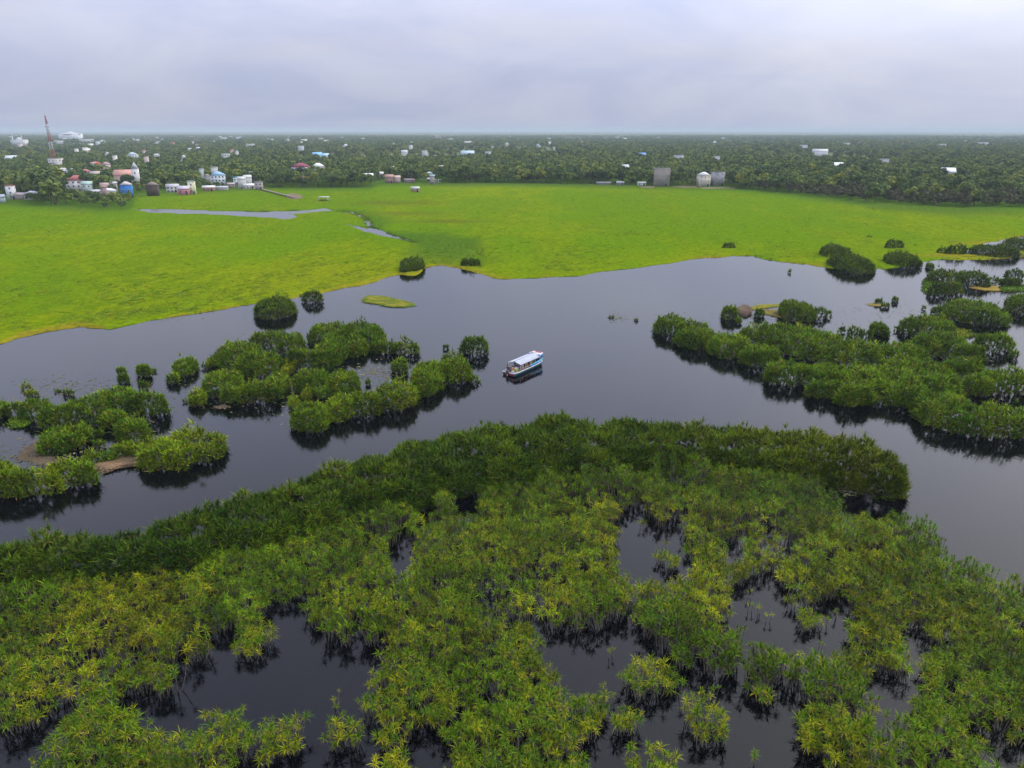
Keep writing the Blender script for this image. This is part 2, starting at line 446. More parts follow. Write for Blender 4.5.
# ------------------------------------------------------------------ pandanus: leaf rosettes
def rosette(n, Ln, W, e0, e1, seg, r, yel=0.3, droop=50):
    """n strap leaves springing from a stem tip at the origin; e0/e1 = elevation of inner/outer leaves"""
    V = []; T = []; C = []
    for i in range(n):
        f = (i + .5) / n
        az_ = i * 2.39996 + r.uniform(-.8, .8)
        el = e0 + (e1 - e0) * f ** 0.8 + r.uniform(-16, 16)
        ln = Ln * r.uniform(.55, 1.2) * (0.8 + 0.3 * math.sin(math.pi * min(1, f * 1.1)))
        ca, sa = math.cos(az_), math.sin(az_)
        side = np.array((-sa, ca, r.uniform(-.35, .35)))
        p = np.array((0, 0, -0.12 * f)); base = len(V)
        y_ = min(1, max(0, yel * (0.35 + 1.1 * f) + r.uniform(-.2, .2)))
        br = r.uniform(.45, 1.45) * (.98 if n > 20 else 1)
        dead = r.uniform(.5, 1) if (f > .86 and r.random() < .45) else 0
        ws = [W * .8, W, W * .62][:seg] if seg > 1 else [W]
        if seg == 2: ws = [W * .85, W * .9]
        for s in range(seg):
            e = R(el - droop * (s / seg) ** 1.2)
            V += [tuple(p - side * ws[s] / 2), tuple(p + side * ws[s] / 2)]; C += [(y_, br, dead)] * 2
            p = p + ln / seg * np.array((ca * math.cos(e), sa * math.cos(e), math.sin(e)))
        V.append(tuple(p)); C.append((min(1, y_ + .15), br, dead))
        for s in range(seg - 1):
            k = base + 2 * s
            T += [(k, k + 1, k + 3), (k, k + 3, k + 2)]
        k = base + 2 * (seg - 1)
        T.append((k, k + 1, k + 2))
    return np.array(V), np.array(T), np.array(C)
pr = random.Random(5)
ROS_OPEN = [rosette(28, pr.uniform(.58, .86), .060, 87, -20, 2, pr, yel=(.02, .06, .10, .15, .20, .27, .35, .45, .58, .75)[k], droop=60) for k in range(10)]     # bare stemmed, wide heads
ROS_DENSE = [rosette(18, pr.uniform(.75, .95), .085, 87, 22, 2, pr, yel=pr.uniform(0, .12), droop=40) for k in range(8)]                # crowded, upright leaves
ROS_MID = [rosette(12, pr.uniform(.8, 1.0), .12, 87, 25, 2, pr, yel=pr.uniform(0, .10), droop=38) for k in range(8)]                   # the same, farther off
STEM_L = [0.8, 1.2, 1.6, 2.0, 2.4, 2.8, 3.2]
def stem_geo(ln, r_, bend, sides=3):
    m = MB()
    m.tube([(0, 0, -0.4), (bend * .5, 0, ln * .5), (0, 0, ln)], [r_ * 1.15, r_, r_ * .8], sides, cap=False)
    return np.concatenate(m.v), np.concatenate(m.t)
STEMS = [stem_geo(l, .032, .12 * l * .5) for l in STEM_L]

def rot_mats(tilt, taz, spin):
    """spin about z, then tilt by `tilt` towards azimuth taz"""
    n = len(tilt)
    cs, ss = np.cos(spin), np.sin(spin)
    Rz = np.zeros((n, 3, 3)); Rz[:, 0, 0] = cs; Rz[:, 0, 1] = -ss; Rz[:, 1, 0] = ss; Rz[:, 1, 1] = cs; Rz[:, 2, 2] = 1
    kx, ky = -np.sin(taz), np.cos(taz)
    ct, st = np.cos(tilt), np.sin(tilt)
    K = np.zeros((n, 3, 3)); K[:, 0, 2] = ky; K[:, 1, 2] = -kx; K[:, 2, 0] = -ky; K[:, 2, 1] = kx
    I = np.eye(3)[None]
    Rt = I + st[:, None, None] * K + (1 - ct)[:, None, None] * (K @ K)
    return Rt @ Rz
def merge(protos, kind, pos, Rm, scl, bright=None, yadd=None):
    Vs, Ts, Cs = [], [], []; off = 0
    for k, p in enumerate(protos):
        sel = np.where(kind == k)[0]
        if not len(sel): continue
        v, t = p[0], p[1]
        W = np.einsum('mij,vj->mvi', Rm[sel], v) * scl[sel][:, None, None] + pos[sel][:, None, :]
        Vs.append(W.reshape(-1, 3))
        Ts.append((t[None] + (off + np.arange(len(sel)) * len(v))[:, None, None]).reshape(-1, 3))
        if len(p) > 2:
            c = np.repeat(p[2][None], len(sel), 0).copy()
            if bright is not None: c[:, :, 1] *= bright[sel][:, None]
            if yadd is not None: c[:, :, 0] = np.clip(c[:, :, 0] + yadd[sel][:, None], 0, 1)
            Cs.append(c.reshape(-1, 3))
        off += len(sel) * len(v)
    return np.concatenate(Vs), np.concatenate(Ts), (np.concatenate(Cs) if Cs else None)

# ---- rounded, crowded clumps: a lobe is a dome of leaf heads given by what the photo shows of it
def lobe(x0, x1, yt, yb, H=None, hmax=4.2):
    Yf = gp((x0 + x1) / 2, yb)[1]
    d = project(0, Yf, 0)[2]
    w = (x1 - x0) * d / F
    H = H or min(hmax, 0.52 * w + 0.5)
    H0 = H
    for it in range(60):
        lo, hi = 0.16 * w, 2.5 * w
        def top(ry):
            tt = np.linspace(-1, 1, 41)
            yy = Yf + ry + tt * ry
            zz = H * np.sqrt(np.clip(1 - np.abs(tt) ** 2.6, 0, 1)) + .45
            return project(0, yy, zz)[1].min()
        if top(lo) > yt or it == 59:
            break
        H *= 0.95
        if H < 0.35 * H0 and H < .9: break
    for k in range(30):
        m_ = (lo + hi) / 2
        if top(m_) > yt: lo = m_
        else: hi = m_
    ry = lo
    d2 = project(0, Yf + ry, 0)[2]
    xc = ((x0 + x1) / 2 - 512) * d2 / F
    rx = (x1 - x0) / 2 * d2 / F * .94
    return (xc, Yf + ry, max(.25, rx), max(.25, ry), H)
def lobe_h(P, lb, r=None):
    q = np.hypot((P[:, 0] - lb[0]) / lb[2], (P[:, 1] - lb[1]) / lb[3])
    wob = 1 + 0.20 * (fbm(P[:, 0] * .45 + lb[0], P[:, 1] * .45, 3) - .5) * 2
    q = q / wob
    return lb[4] * np.sqrt(np.clip(1 - q ** 2.6, 0, 1)), q
def cells(P, c, seed=0):
    """nearest jittered-grid centre: offset vector, distance, random id per cell"""
    gi_ = np.floor(P / c).astype(int)
    best = np.full(len(P), 1e9); off_ = np.zeros_like(P); cid = np.zeros(len(P))
    for ax in (-1, 0, 1):
        for ay in (-1, 0, 1):
            cx_ = gi_[:, 0] + ax; cy_ = gi_[:, 1] + ay
            jx = _perm[(cx_ + seed) & 255, cy_ & 255]; jy = _perm[(cy_ + 91) & 255, (cx_ + 37 + seed) & 255]
            q = np.stack([(cx_ + .15 + .7 * jx) * c, (cy_ + .15 + .7 * jy) * c], 1)
            v = P - q; dd = np.hypot(v[:, 0], v[:, 1]); m_ = dd < best
            best[m_] = dd[m_]; off_[m_] = v[m_]; cid[m_] = _perm[(cx_[m_] * 3 + 11) & 255, (cy_[m_] * 5 + 7) & 255]
    return off_, best, cid
def fill_lobes(lobes, s=0.62, seed=1, cell=2.3, wall=True):
    """leaf heads over the surface of a smooth union of domes -> pos, tilt, taz"""
    r = np.random.default_rng(seed)
    pos, til, taz = [], [], []
    near = [[j for j, l2 in enumerate(lobes) if j != i and abs(l2[0] - lb[0]) < (l2[2] + lb[2]) * 1.3 and abs(l2[1] - lb[1]) < (l2[3] + lb[3]) * 1.3] for i, lb in enumerate(lobes)]
    for i, lb in enumerate(lobes):
        kx, ky = lb[2] * 1.1, lb[3] * 1.1
        nx = int(2 * kx / s) + 2; ny = int(2 * ky / s) + 2
        gx, gy = np.meshgrid(np.arange(nx), np.arange(ny))
        Pp = np.stack([lb[0] - kx + gx.ravel() * s, lb[1] - ky + gy.ravel() * s], 1) + r.uniform(-.45, .45, (nx * ny, 2)) * s
        h, q = lobe_h(Pp, lb)
        ok = h > 0.02
        tot = h ** 2.2; mx = h.copy()
        for j in near[i]:
            h2, _ = lobe_h(Pp, lobes[j])
            ok &= ~((h2 > h) if j < i else (h2 >= h))
            tot += h2 ** 2.2; mx = np.maximum(mx, h2)
        H_t = np.minimum(tot ** (1 / 2.2), 1.12 * lb[4])
        cof, cdist, _c = cells(Pp, cell); lumps = (.66 + .36 * _c + .25 * fbm(Pp[:, 0] * .3, Pp[:, 1] * .3, 2)) * np.sqrt(np.clip(1 - (cdist / (.86 * cell)) ** 2, .12, 1)); cto = np.arctan2(cof[:, 1], cof[:, 0]); clean = np.clip(cdist / (.7 * cell), 0, 1)
        Pp, h, q, H_t, lumps, cto, clean = Pp[ok], h[ok], q[ok], H_t[ok], lumps[ok], cto[ok], clean[ok]
        hz = H_t * lumps * (0.90 + .14 * r.random(len(h))) + .20 * r.standard_normal(len(h)) + (r.random(len(h)) < .06) * r.uniform(.3, .9, len(h))
        out_ = np.arctan2((Pp[:, 1] - lb[1]) / lb[3] ** 2, (Pp[:, 0] - lb[0]) / lb[2] ** 2)
        pos.append(np.stack([Pp[:, 0], Pp[:, 1], np.maximum(hz, .05)], 1)); til.append(np.maximum(np.minimum(q, 1) ** 3 * .5, .55 * clean ** 1.5) + .12 * r.random(len(q))); taz.append(np.where(q ** 3 * .5 > .55 * clean ** 1.5, out_, cto))
        if wall:
            per = math.pi * (3 * (lb[2] + lb[3]) - math.sqrt((3 * lb[2] + lb[3]) * (lb[2] + 3 * lb[3])))
            m_ = max(5, int(per / (s * .95)))
            for lev in np.arange(0.12, lb[4] * .86, s * .95):
                th = (np.arange(m_) + r.random(m_)) * 2 * math.pi / m_
                rr = np.clip(1 - (lev / lb[4]) ** 2, .05, 1) ** (1 / 2.6) * r.uniform(.84, 1.04, m_)
                Q = np.stack([lb[0] + lb[2] * rr * np.cos(th), lb[1] + lb[3] * rr * np.sin(th)], 1)
                rr = rr * (1 + .48 * (fbm(Q[:, 0] * .45 + lb[0], Q[:, 1] * .45, 3) - .5))
                Q = np.stack([lb[0] + lb[2] * rr * np.cos(th), lb[1] + lb[3] * rr * np.sin(th)], 1)
                ok = np.ones(m_, bool)
                for j in near[i]:
                    h2, _ = lobe_h(Q, lobes[j]); ok &= h2 < lev + .1
                Q = Q[ok]; th = th[ok]
                pos.append(np.stack([Q[:, 0], Q[:, 1], lev + r.uniform(-.2, .25, len(Q))], 1))
                til.append(r.uniform(.05, .45, len(Q))); taz.append(np.arctan2(np.sin(th) / lb[3], np.cos(th) / lb[2]))
    return np.concatenate(pos), np.concatenate(til), np.concatenate(taz)
def make_clump(name, label, cat, boxes, protos, s=0.52, group=None, yel=0.0, bright=1.05, hmax=3.4, scl=1.0, seed=None):
    lobes = [lobe(*b[:4], H=(b[4] if len(b) > 4 else None), hmax=hmax) for b in boxes]
    if len(lobes) > 2: lobes = [(l[0], l[1], l[2] * 1.10, l[3] * .97, l[4]) for l in lobes]
    base = (sum(l[0] for l in lobes) / len(lobes), sum(l[1] for l in lobes) / len(lobes), 0)
    r = np.random.default_rng(seed or (int(boxes[0][0] * 7 + boxes[0][3] * 13) % 9973))
    big = max(l[2] for l in lobes)
    if big < 1.3: s = s * .72; scl = scl * max(.42, .55 + .3 * big)
    pos, til, taz = fill_lobes(lobes, s, r.integers(1e6))
    n = len(pos)
    k = r.integers(0, len(protos), n); spin = r.random(n) * 6.283
    sc_ = scl * r.uniform(.75, 1.2, n)
    hz = pos[:, 2]
    patch = .6 * cells(pos[:, :2], 2.3)[2] + .4 * fbm(pos[:, 0] * .4 + 9, pos[:, 1] * .4, 3)
    br = bright * (0.78 + .5 * patch) * r.uniform(.65, 1.35, n)
    ya = yel + .28 * (patch - .55) + r.uniform(-.06, .06, n)
    V, T, C = merge(protos, k, pos - np.array(base), rot_mats(til, taz, spin), sc_, br, ya)
    root = thing(name, label, cat, base, group=group)
    tag(ob('foliage', np_mesh('foliage', V, T, C, [M['leaf']]), root), kind='stuff')
    # stems under the leaf heads
    st = r.choice(n, max(4, n // 5), replace=False)
    st = st[pos[st, 2] > .35]
    if len(st):
        ln = pos[st, 2]; tl = np.minimum(.22, til[st] * .4)
        ps = pos[st].copy(); ps[:, 0] -= np.sin(tl) * np.cos(taz[st]) * ln; ps[:, 1] -= np.sin(tl) * np.sin(taz[st]) * ln; ps[:, 2] = 0
        unit = [(v * np.array((1, 1, 1)), t) for v, t in STEMS]
        kk = np.clip(np.searchsorted(STEM_L, ln) - 1, 0, len(STEM_L) - 1)
        V, T, _ = merge(unit, kk, ps - np.array(base), rot_mats(tl, taz[st], r.random(len(st)) * 6.28 * 0), np.ones(len(st)))
        tag(ob('stems', np_mesh('stems', V, T, None, [M['stem']]), root), kind='stuff')
    return root

IS = 'pandanus islands standing in the lake'
BU = 'rounded pandanus bushes in open water'
SP = 'small pandanus sprigs in the lake'
TH = 'pandanus_thicket'
# islands left of the boat
make_clump(TH, 'long dark green pandanus island at the left edge, below the sprigs', 'thicket',
           [(-12, 4, 400, 422), (5, 25, 400, 417), (23, 52, 397, 421), (42, 77, 403, 431), (73, 112, 393, 427), (101, 141, 385, 417), (131, 168, 389, 416), (117, 150, 415, 443), (103, 127, 408, 430)], ROS_MID, group=IS)
make_clump(TH, 'rounded pandanus clump between the long left island and the brown debris', 'thicket', [(44, 70, 426, 456), (62, 87, 424, 455)], ROS_MID, group=IS)
make_clump(TH, 'bright green pandanus island at lower left ending in a rounded tip', 'thicket',
           [(-40, 19, 456, 492), (-25, 35, 466, 499), (23, 61, 466, 496), (52, 98, 457, 487), (84, 118, 449, 464), (112, 152, 442, 459), (143, 178, 437, 472), (164, 194, 441, 472), (171, 211, 427, 458), (195, 224, 431, 463)], ROS_MID, group=IS, yel=.10, bright=1.15)
make_clump(TH, 'curved pandanus island farthest left of the middle cluster, opening to the right', 'thicket',
           [(250, 291, 330, 351), (277, 306, 330, 353), (220, 258, 340, 370), (237, 282, 350, 379), (206, 244, 369, 399), (222, 254, 383, 404), (244, 280, 380, 402), (268, 289, 372, 397)], ROS_MID, group=IS)
make_clump(TH, 'tallest domed pandanus island at the top of the middle cluster', 'thicket',
           [(312, 347, 321, 346), (338, 384, 321, 348), (324, 348, 330, 355), (347, 367, 336, 358)], ROS_MID, group=IS)
make_clump(TH, 'dense pandanus clump just in front of the tallest domed island', 'thicket', [(287, 319, 346, 369), (315, 345, 340, 370)], ROS_MID, group=IS)
make_clump(TH, 'flat low pandanus row right of the tallest domed island', 'thicket', [(368, 396, 340, 354), (391, 420, 339, 355)], ROS_MID, group=IS, yel=.05)
make_clump(TH, 'ragged pandanus pair in the middle of the cluster above the long front island', 'thicket',
           [(295, 333, 367, 395), (316, 331, 381, 399), (332, 359, 369, 396)], ROS_MID, group=IS)
make_clump(TH, 'long front pandanus island with a square left end and bright tip near the boat', 'thicket',
           [(295, 330, 401, 434), (328, 357, 393, 423), (350, 383, 390, 417), (378, 415, 380, 412), (411, 444, 361, 397), (439, 471, 357, 384), (442, 465, 351, 368), (467, 479, 374, 383)], ROS_MID, group=IS, yel=.06)
# islands on the right
make_clump(TH, 'huge pandanus island on the right with a narrow tip pointing left at the boat', 'thicket',
           [(655, 687, 314, 336), (675, 708, 319, 339), (677, 717, 325, 350), (708, 750, 332, 360), (741, 778, 343, 368), (736, 771, 325, 348), (757, 804, 323, 355), (790, 842, 328, 367), (827, 880, 339, 370),
            (764, 806, 359, 386), (806, 843, 362, 392), (808, 842, 376, 399), (835, 872, 382, 407), (875, 927, 341, 369), (838, 878, 367, 404), (864, 915, 364, 411), (890, 948, 357, 402), (915, 967, 390, 432), (943, 995, 402, 437), (983, 1034, 407, 440), (1020, 1075, 405, 442)], ROS_MID, group=IS)
make_clump(TH, 'uneven pandanus island at the right edge behind the huge right island', 'thicket',
           [(903, 948, 314, 339), (915, 962, 330, 360), (953, 985, 343, 362), (969, 1012, 332, 353), (939, 983, 357, 383), (978, 1025, 367, 396), (962, 990, 374, 397)], ROS_MID, group=IS)
make_clump('pandanus_bush', 'large smooth round pandanus dome above the right edge island', 'bush', [(946, 1001, 299, 327)], ROS_MID, group=BU, bright=1.05)
make_clump('pandanus_bush', 'dark pandanus bush cut by the right edge, beside the smooth round dome', 'bush', [(1010, 1050, 294, 319)], ROS_MID, group=BU, bright=.85)
make_clump(TH, 'dark twin domed pandanus island with bright green rim near the meadow corner', 'thicket',
           [(931, 958, 268, 286), (958, 984, 269, 288), (928, 961, 279, 295)], ROS_MID, group=IS, s=.6, bright=.75)
make_clump(TH, 'low dark pandanus hedge running right from the twin domed island', 'thicket', [(984, 1003, 276, 286), (1000, 1020, 276, 287)], ROS_MID, group=IS, s=.6, bright=.75)
make_clump('pandanus_bush', 'dark pandanus bush behind the low hedge at the right edge', 'bush', [(1003, 1023, 267, 279)], ROS_MID, group=BU, s=.6, bright=.7)
make_clump('pandanus_bush', 'wide flat dark bush on the spit beside the far right channel', 'bush', [(975, 1000, 243, 258), (994, 1017, 244, 258)], ROS_MID, group=BU, s=.62, bright=.7)
make_clump('pandanus_bush', 'farthest right dark bush at the end of the spit', 'bush', [(1007, 1036, 237, 252)], ROS_MID, group=BU, s=.62, bright=.7)
make_clump('pandanus_bush', 'low dark bush on the yellow mat beside the far right channel', 'bush', [(936, 950, 246, 254), (946, 966, 243, 255), (962, 973, 247, 254)], ROS_MID, group=BU, s=.62, bright=.75)
make_clump('pandanus_bush', 'small dark bush alone on the meadow above the shore bush', 'bush', [(884, 904, 239, 249)], ROS_MID, s=.62, bright=.62, group=BU)
make_clump('pandanus_bush', 'oval dark shore bush on the meadow point at right', 'bush', [(885, 918, 251, 268)], ROS_MID, s=.6, bright=.68, group=BU)
make_clump('pandanus_bush', 'dark round bush on the meadow just behind the biggest shore bush', 'bush', [(820, 850, 244, 259)], ROS_MID, s=.6, bright=.65, group=BU)
make_clump('pandanus_bush', 'biggest dark shore bush at the right with a broad reflection', 'bush', [(831, 871, 254, 275)], ROS_MID, s=.58, bright=.65, group=BU)
make_clump('pandanus_bush', 'tiny dark bush alone on the open meadow right of centre', 'bush', [(722, 735, 242, 249)], ROS_MID, s=.66, bright=.5, group=BU)
make_clump('pandanus_bush', 'smallest dark bush in the meadow, above the dark round bush', 'bush', [(866, 872, 235, 238)], ROS_MID, s=.66, bright=.5, group=BU)
# bushes along the near shore of the meadow
make_clump('pandanus_bush', 'big round dark bush standing off the left meadow shore', 'bush', [(255, 297, 296, 320)], ROS_MID, group=BU, bright=.8)
make_clump('pandanus_bush', 'small round dark bush at the meadow shore right of the big round one', 'bush', [(303, 323, 290, 303)], ROS_MID, group=BU, bright=.72)
make_clump('pandanus_bush', 'dark bush where the channel track meets the meadow shore', 'bush', [(400, 415, 258, 274), (409, 424, 257, 272)], ROS_MID, group=BU, bright=.75)
make_clump('pandanus_bush', 'low dark bush at the meadow shore in the centre', 'bush', [(460, 481, 257, 267)], ROS_MID, group=BU, bright=.72)
make_clump('pandanus_bush', 'round pandanus bush alone in open water left of the boat', 'bush', [(459, 489, 335, 355)], ROS_MID, group=BU)
make_clump('pandanus_bush', 'little round pandanus bush inside the bay of the middle cluster', 'bush', [(392, 408, 358, 374)], ROS_MID, group=BU)
make_clump('pandanus_bush', 'pandanus bush pair left of the middle cluster, taller one behind', 'bush', [(176, 195, 356, 378), (168, 179, 372, 384)], ROS_MID, group=BU)
make_clump('pandanus_bush', 'lone pandanus bush between the lower left island and the middle cluster', 'bush', [(191, 206, 389, 407)], ROS_MID, group=BU, yel=.1)
make_clump('pandanus_bush', 'narrow pandanus bush touching the upper left of the middle cluster', 'bush', [(210, 219, 353, 369)], ROS_MID, group=BU)
make_clump('pandanus_bush', 'round pandanus bush with a tiny sprig at its right side, upper left water', 'bush', [(137, 152, 363, 377), (152, 156, 368, 372)], ROS_MID, group=BU)
make_clump('pandanus_bush', 'stacked pair of small bushes in the upper left water', 'bush', [(117, 127, 366, 375), (119, 130, 372, 384)], ROS_MID, group=BU)
make_clump('pandanus_bush', 'small bush touching the top of the long left island', 'bush', [(139, 149, 379, 390)], ROS_MID, group=BU)
make_clump('pandanus_bush', 'two small bushes side by side above the left end of the long left island', 'bush', [(22, 31, 382, 390), (27, 39, 388, 397)], ROS_MID, group=BU, yel=.1)
make_clump('pandanus_bush', 'yellowish upright bush inside the curve of the farthest left middle island', 'bush', [(283, 292, 362, 378)], ROS_MID, group=BU, yel=.3)
make_clump('pandanus_bush', 'thin pandanus bush above the square end of the long front island', 'bush', [(304, 312, 387, 402)], ROS_MID, group=BU, yel=.2)
make_clump('pandanus_bush', 'spindly pandanus bush left of the square end of the long front island', 'bush', [(290, 298, 395, 409)], ROS_MID, group=BU, yel=.15)
make_clump('pandanus_bush', 'round bush at the end of the yellow mat right of centre', 'bush', [(779, 812, 299, 323)], ROS_MID, group=BU, bright=.9)
make_clump('pandanus_bush', 'square topped bush left of the purple brown debris', 'bush', [(721, 738, 305, 320)], ROS_MID, group=BU, bright=.9)
make_clump('pandanus_bush', 'small bush on the yellow mat beside the purple brown debris', 'bush', [(754, 764, 308, 317)], ROS_MID, group=BU)
make_clump('pandanus_bush', 'open twiggy bush right of the round bush on the yellow mat', 'bush', [(813, 826, 306, 319), (824, 832, 310, 317)], ROS_MID, group=BU, s=.75, bright=.8)
make_clump('pandanus_bush', 'upright bush above the middle of the huge right island', 'bush', [(873, 886, 322, 338)], ROS_MID, group=BU, bright=.85)
make_clump('pandanus_bush', 'ragged bush against the back of the huge right island', 'bush', [(847, 860, 326, 339), (858, 872, 329, 340)], ROS_MID, group=BU, s=.62, bright=.85)
make_clump('pandanus_bush', 'small bush left of the smooth round dome', 'bush', [(931, 941, 305, 315), (941, 949, 304, 310)], ROS_MID, group=BU, bright=.8)
make_clump('pandanus_bush', 'small bush off the right side of the right edge island', 'bush', [(1009, 1018, 350, 359)], ROS_MID, group=BU)
for (x0, x1, y0, y1, lab) in ((55, 61, 387, 392, 'sprig above the left end of the long left island'), (64, 74, 388, 396, 'sprig cluster above the left part of the long left island'),
                              (96, 104, 428, 437, 'sprig below the long left island, upper of two'), (95, 105, 438, 448, 'sprig below the long left island, lower of two'),
                              (366, 370, 377, 386, 'thin upright sprig in the bay of the middle cluster'), (443, 449, 342, 349, 'sprig left of the lone round bush'),
                              (183, 187, 399, 403, 'speck of leaves left of the lone bush by the middle cluster'), (202, 206, 362, 369, 'sprig left of the narrow bush'),
                              (736, 741, 316, 324, 'sprig under the purple brown debris'), (875, 882, 297, 304, 'little round sprig at the tip of the small brown mat'),
                              (881, 889, 302, 308, 'sprig just right of the small brown mat'), (893, 897, 296, 303, 'lone thin sprig in the right water'),
                              (922, 925, 304, 310, 'thin sprig left of the small bush by the smooth dome'), (894, 898, 325, 331, 'sprig between the upright bush and the right edge island'),
                              (788, 791, 268, 273, 'dark speck of leaves alone in the far water'), (634, 638, 317, 321, 'speck of leaves in open water left of the right island'),
                              (609, 614, 314, 318, 'leftmost speck of leaves in the open middle water'), (927, 932, 262, 269, 'sprig at the tip of the right meadow point'),
                              (838, 845, 326, 333, 'little sprig at the back of the huge right island'), (765, 768, 321, 324, 'speck of leaves below the yellow mat'), (915, 920, 261, 265, 'tiny sprig beside the oval shore bush')):
    make_clump('pandanus_sprig', 'small pandanus ' + lab, 'sprig', [(x0, x1, y0, y1)], ROS_MID, group=SP, bright=.85)

# ------------------------------------------------------------------ foreground: the flooded pandanus swamp
H_ = 2.5
FG = poly([(-60, 585, 3), (0, 570, 3), (150, 555, 3), (260, 520, 3), (300, 505, 3), (400, 480, 3), (520, 455, 3), (600, 450, 3), (700, 447, 3), (800, 452, 3), (860, 463, 3), (884, 480, 2), (870, 497, 0), (840, 490, 0), (815, 487, 0),
           (850, 506, 2.5), (880, 505, 2.5), (908, 506, 2.5), (928, 516, 2.6), (944, 530, 2.8), (950, 546, 2.8), (973, 550, 2.8), (1000, 560, 2.8), (1024, 563, 2.8), (1080, 580, 2.8), (1090, 860), (-90, 860)])
PONDS = [[(118, 704), (145, 696), (175, 700), (205, 686), (210, 654), (238, 650), (268, 628), (277, 604), (311, 600), (317, 630), (322, 648), (386, 656), (386, 682), (366, 692), (368, 716), (388, 742), (362, 800), (232, 800), (240, 762), (260, 728, 2), (243, 700, H_), (207, 692, H_), (192, 726, H_), (168, 712, H_), (136, 706, H_)],
         [(-60, 745), (0, 737), (15, 739), (40, 726), (62, 706), (72, 718, 1), (56, 738, 1), (46, 780), (46, 830), (-60, 830)],
         [(389, 548), (412, 545), (414, 562, 1), (400, 580, 2)],
         [(448, 492), (480, 490), (478, 512, 2), (455, 512, 2)],
         [(412, 508), (428, 503), (428, 520, 2), (414, 520, 2)],
         [(613, 525), (620, 516), (632, 508), (646, 517), (665, 530), (684, 520), (687, 545), (694, 565, 1), (680, 566, H_), (652, 572, H_), (632, 567, H_), (616, 552, H_)],
         [(722, 543), (749, 543), (750, 556, 2), (724, 556, 2)],
         [(733, 586), (750, 580), (777, 570), (784, 595), (795, 612), (818, 616), (838, 608), (851, 626), (856, 650, 1), (830, 648, H_), (795, 640, H_), (760, 636, H_), (738, 626, H_), (730, 604)],
         [(536, 638), (560, 630), (575, 637), (592, 627), (625, 624), (650, 641), (682, 669), (740, 690), (800, 700), (809, 721), (800, 740), (812, 764), (880, 830), (590, 830), (588, 768), (594, 728), (610, 700, 1), (618, 690, H_), (600, 672, H_), (580, 660, H_), (550, 652, H_)],
         [(903, 630), (930, 628), (930, 648, 2), (905, 650, 2)],
         [(866, 674), (886, 681), (920, 690), (912, 712, 1), (886, 716, H_), (872, 700, 1)],
         [(973, 734), (994, 734), (1030, 744), (1090, 760), (1090, 830), (1010, 790, 1), (990, 760, 1)],
         [(399, 714), (422, 734), (450, 733), (455, 790), (425, 800), (404, 760)],
         [(545, 665), (565, 668), (585, 690), (580, 700, 1), (560, 690, 1)]]
PONDS = [poly(p) for p in PONDS]
def L_(*bs, H=None): return [lobe(*b[:4], H=(b[4] if len(b) > 4 else H)) for b in bs]
BANK = L_((-40, 50, 540, 602), (35, 108, 533, 592), (92, 165, 530, 592), (150, 218, 513, 586), (200, 264, 498, 566), (240, 302, 488, 562), (290, 352, 470, 548), (335, 400, 456, 532), (385, 442, 441, 516),
          (425, 490, 433, 500), (470, 542, 425, 498), (525, 592, 415, 488), (560, 612, 426, 488), (597, 660, 418, 482), (645, 705, 422, 482), (690, 760, 426, 482), (740, 810, 430, 486), (790, 852, 434, 490), (835, 895, 442, 499), (862, 904, 456, 502), H=4.0)
BANK = [(l[0], l[1], l[2] * (1.3 if k < 18 else 1.0), l[3], l[4]) for k, l in enumerate(BANK)]
INNER = L_((348, 408, 497, 550, 3.2), (362, 412, 563, 615, 3.2), (420, 472, 489, 530, 2.8), (316, 384, 602, 652, 2.9), (410, 460, 560, 610, 2.8), (300, 360, 545, 592, 2.8), (570, 640, 592, 640, 3), (620, 690, 606, 656, 3), (680, 742, 622, 678, 3), (730, 802, 636, 692, 3), (780, 850, 652, 722, 3.2), (830, 890, 672, 728, 3.2), (850, 930, 700, 765, 3.2), (640, 720, 440, 500, 3.4), (560, 640, 455, 515, 3.2), (-20, 60, 580, 630, 2.8), (470, 540, 560, 610, 2.6), (440, 520, 660, 720, 2.7))
ISLETS = [((238, 274, 615, 665), 'thin stemmed islet at the back of the left pond'), ((265, 317, 709, 759), 'round islet alone in the left pond'),
          ((323, 367, 709, 755), 'right hand round islet in the left pond'), ((653, 678, 544, 573), 'pointed islet in the centre pond'),
          ((745, 762, 590, 619), 'small upright islet in the right hand pond'), ((793, 821, 601, 640), 'islet dividing the right hand pond'),
          ((615, 686, 653, 708), 'wide loose islet atop the front pond'), ((596, 620, 676, 718), 'narrow islet at the left shore of the front pond'),
          ((610, 652, 702, 742), 'round islet in the left of the front pond'), ((672, 734, 687, 754), 'large yellowish islet in the front pond'),
          ((620, 680, 737, 790), 'islet cut by the bottom edge'), ((749, 770, 740, 768), 'tiny lone islet at right in the front pond'),
          ((745, 773, 673, 714), 'drooping islet under the front pond ridge'), ((604, 617, 648, 658), 'tiniest islet behind the front pond'),
          ((800, 870, 709, 770), 'loose islet at the right shore of the front pond')]

def height_at(Pp):
    h = 2.0 + 1.5 * (fbm(Pp[:, 0] * .16 + 50, Pp[:, 1] * .16, 3) - .35)
    for lb in INNER:
        h = np.maximum(h, lobe_h(Pp, lb)[0])
    return h
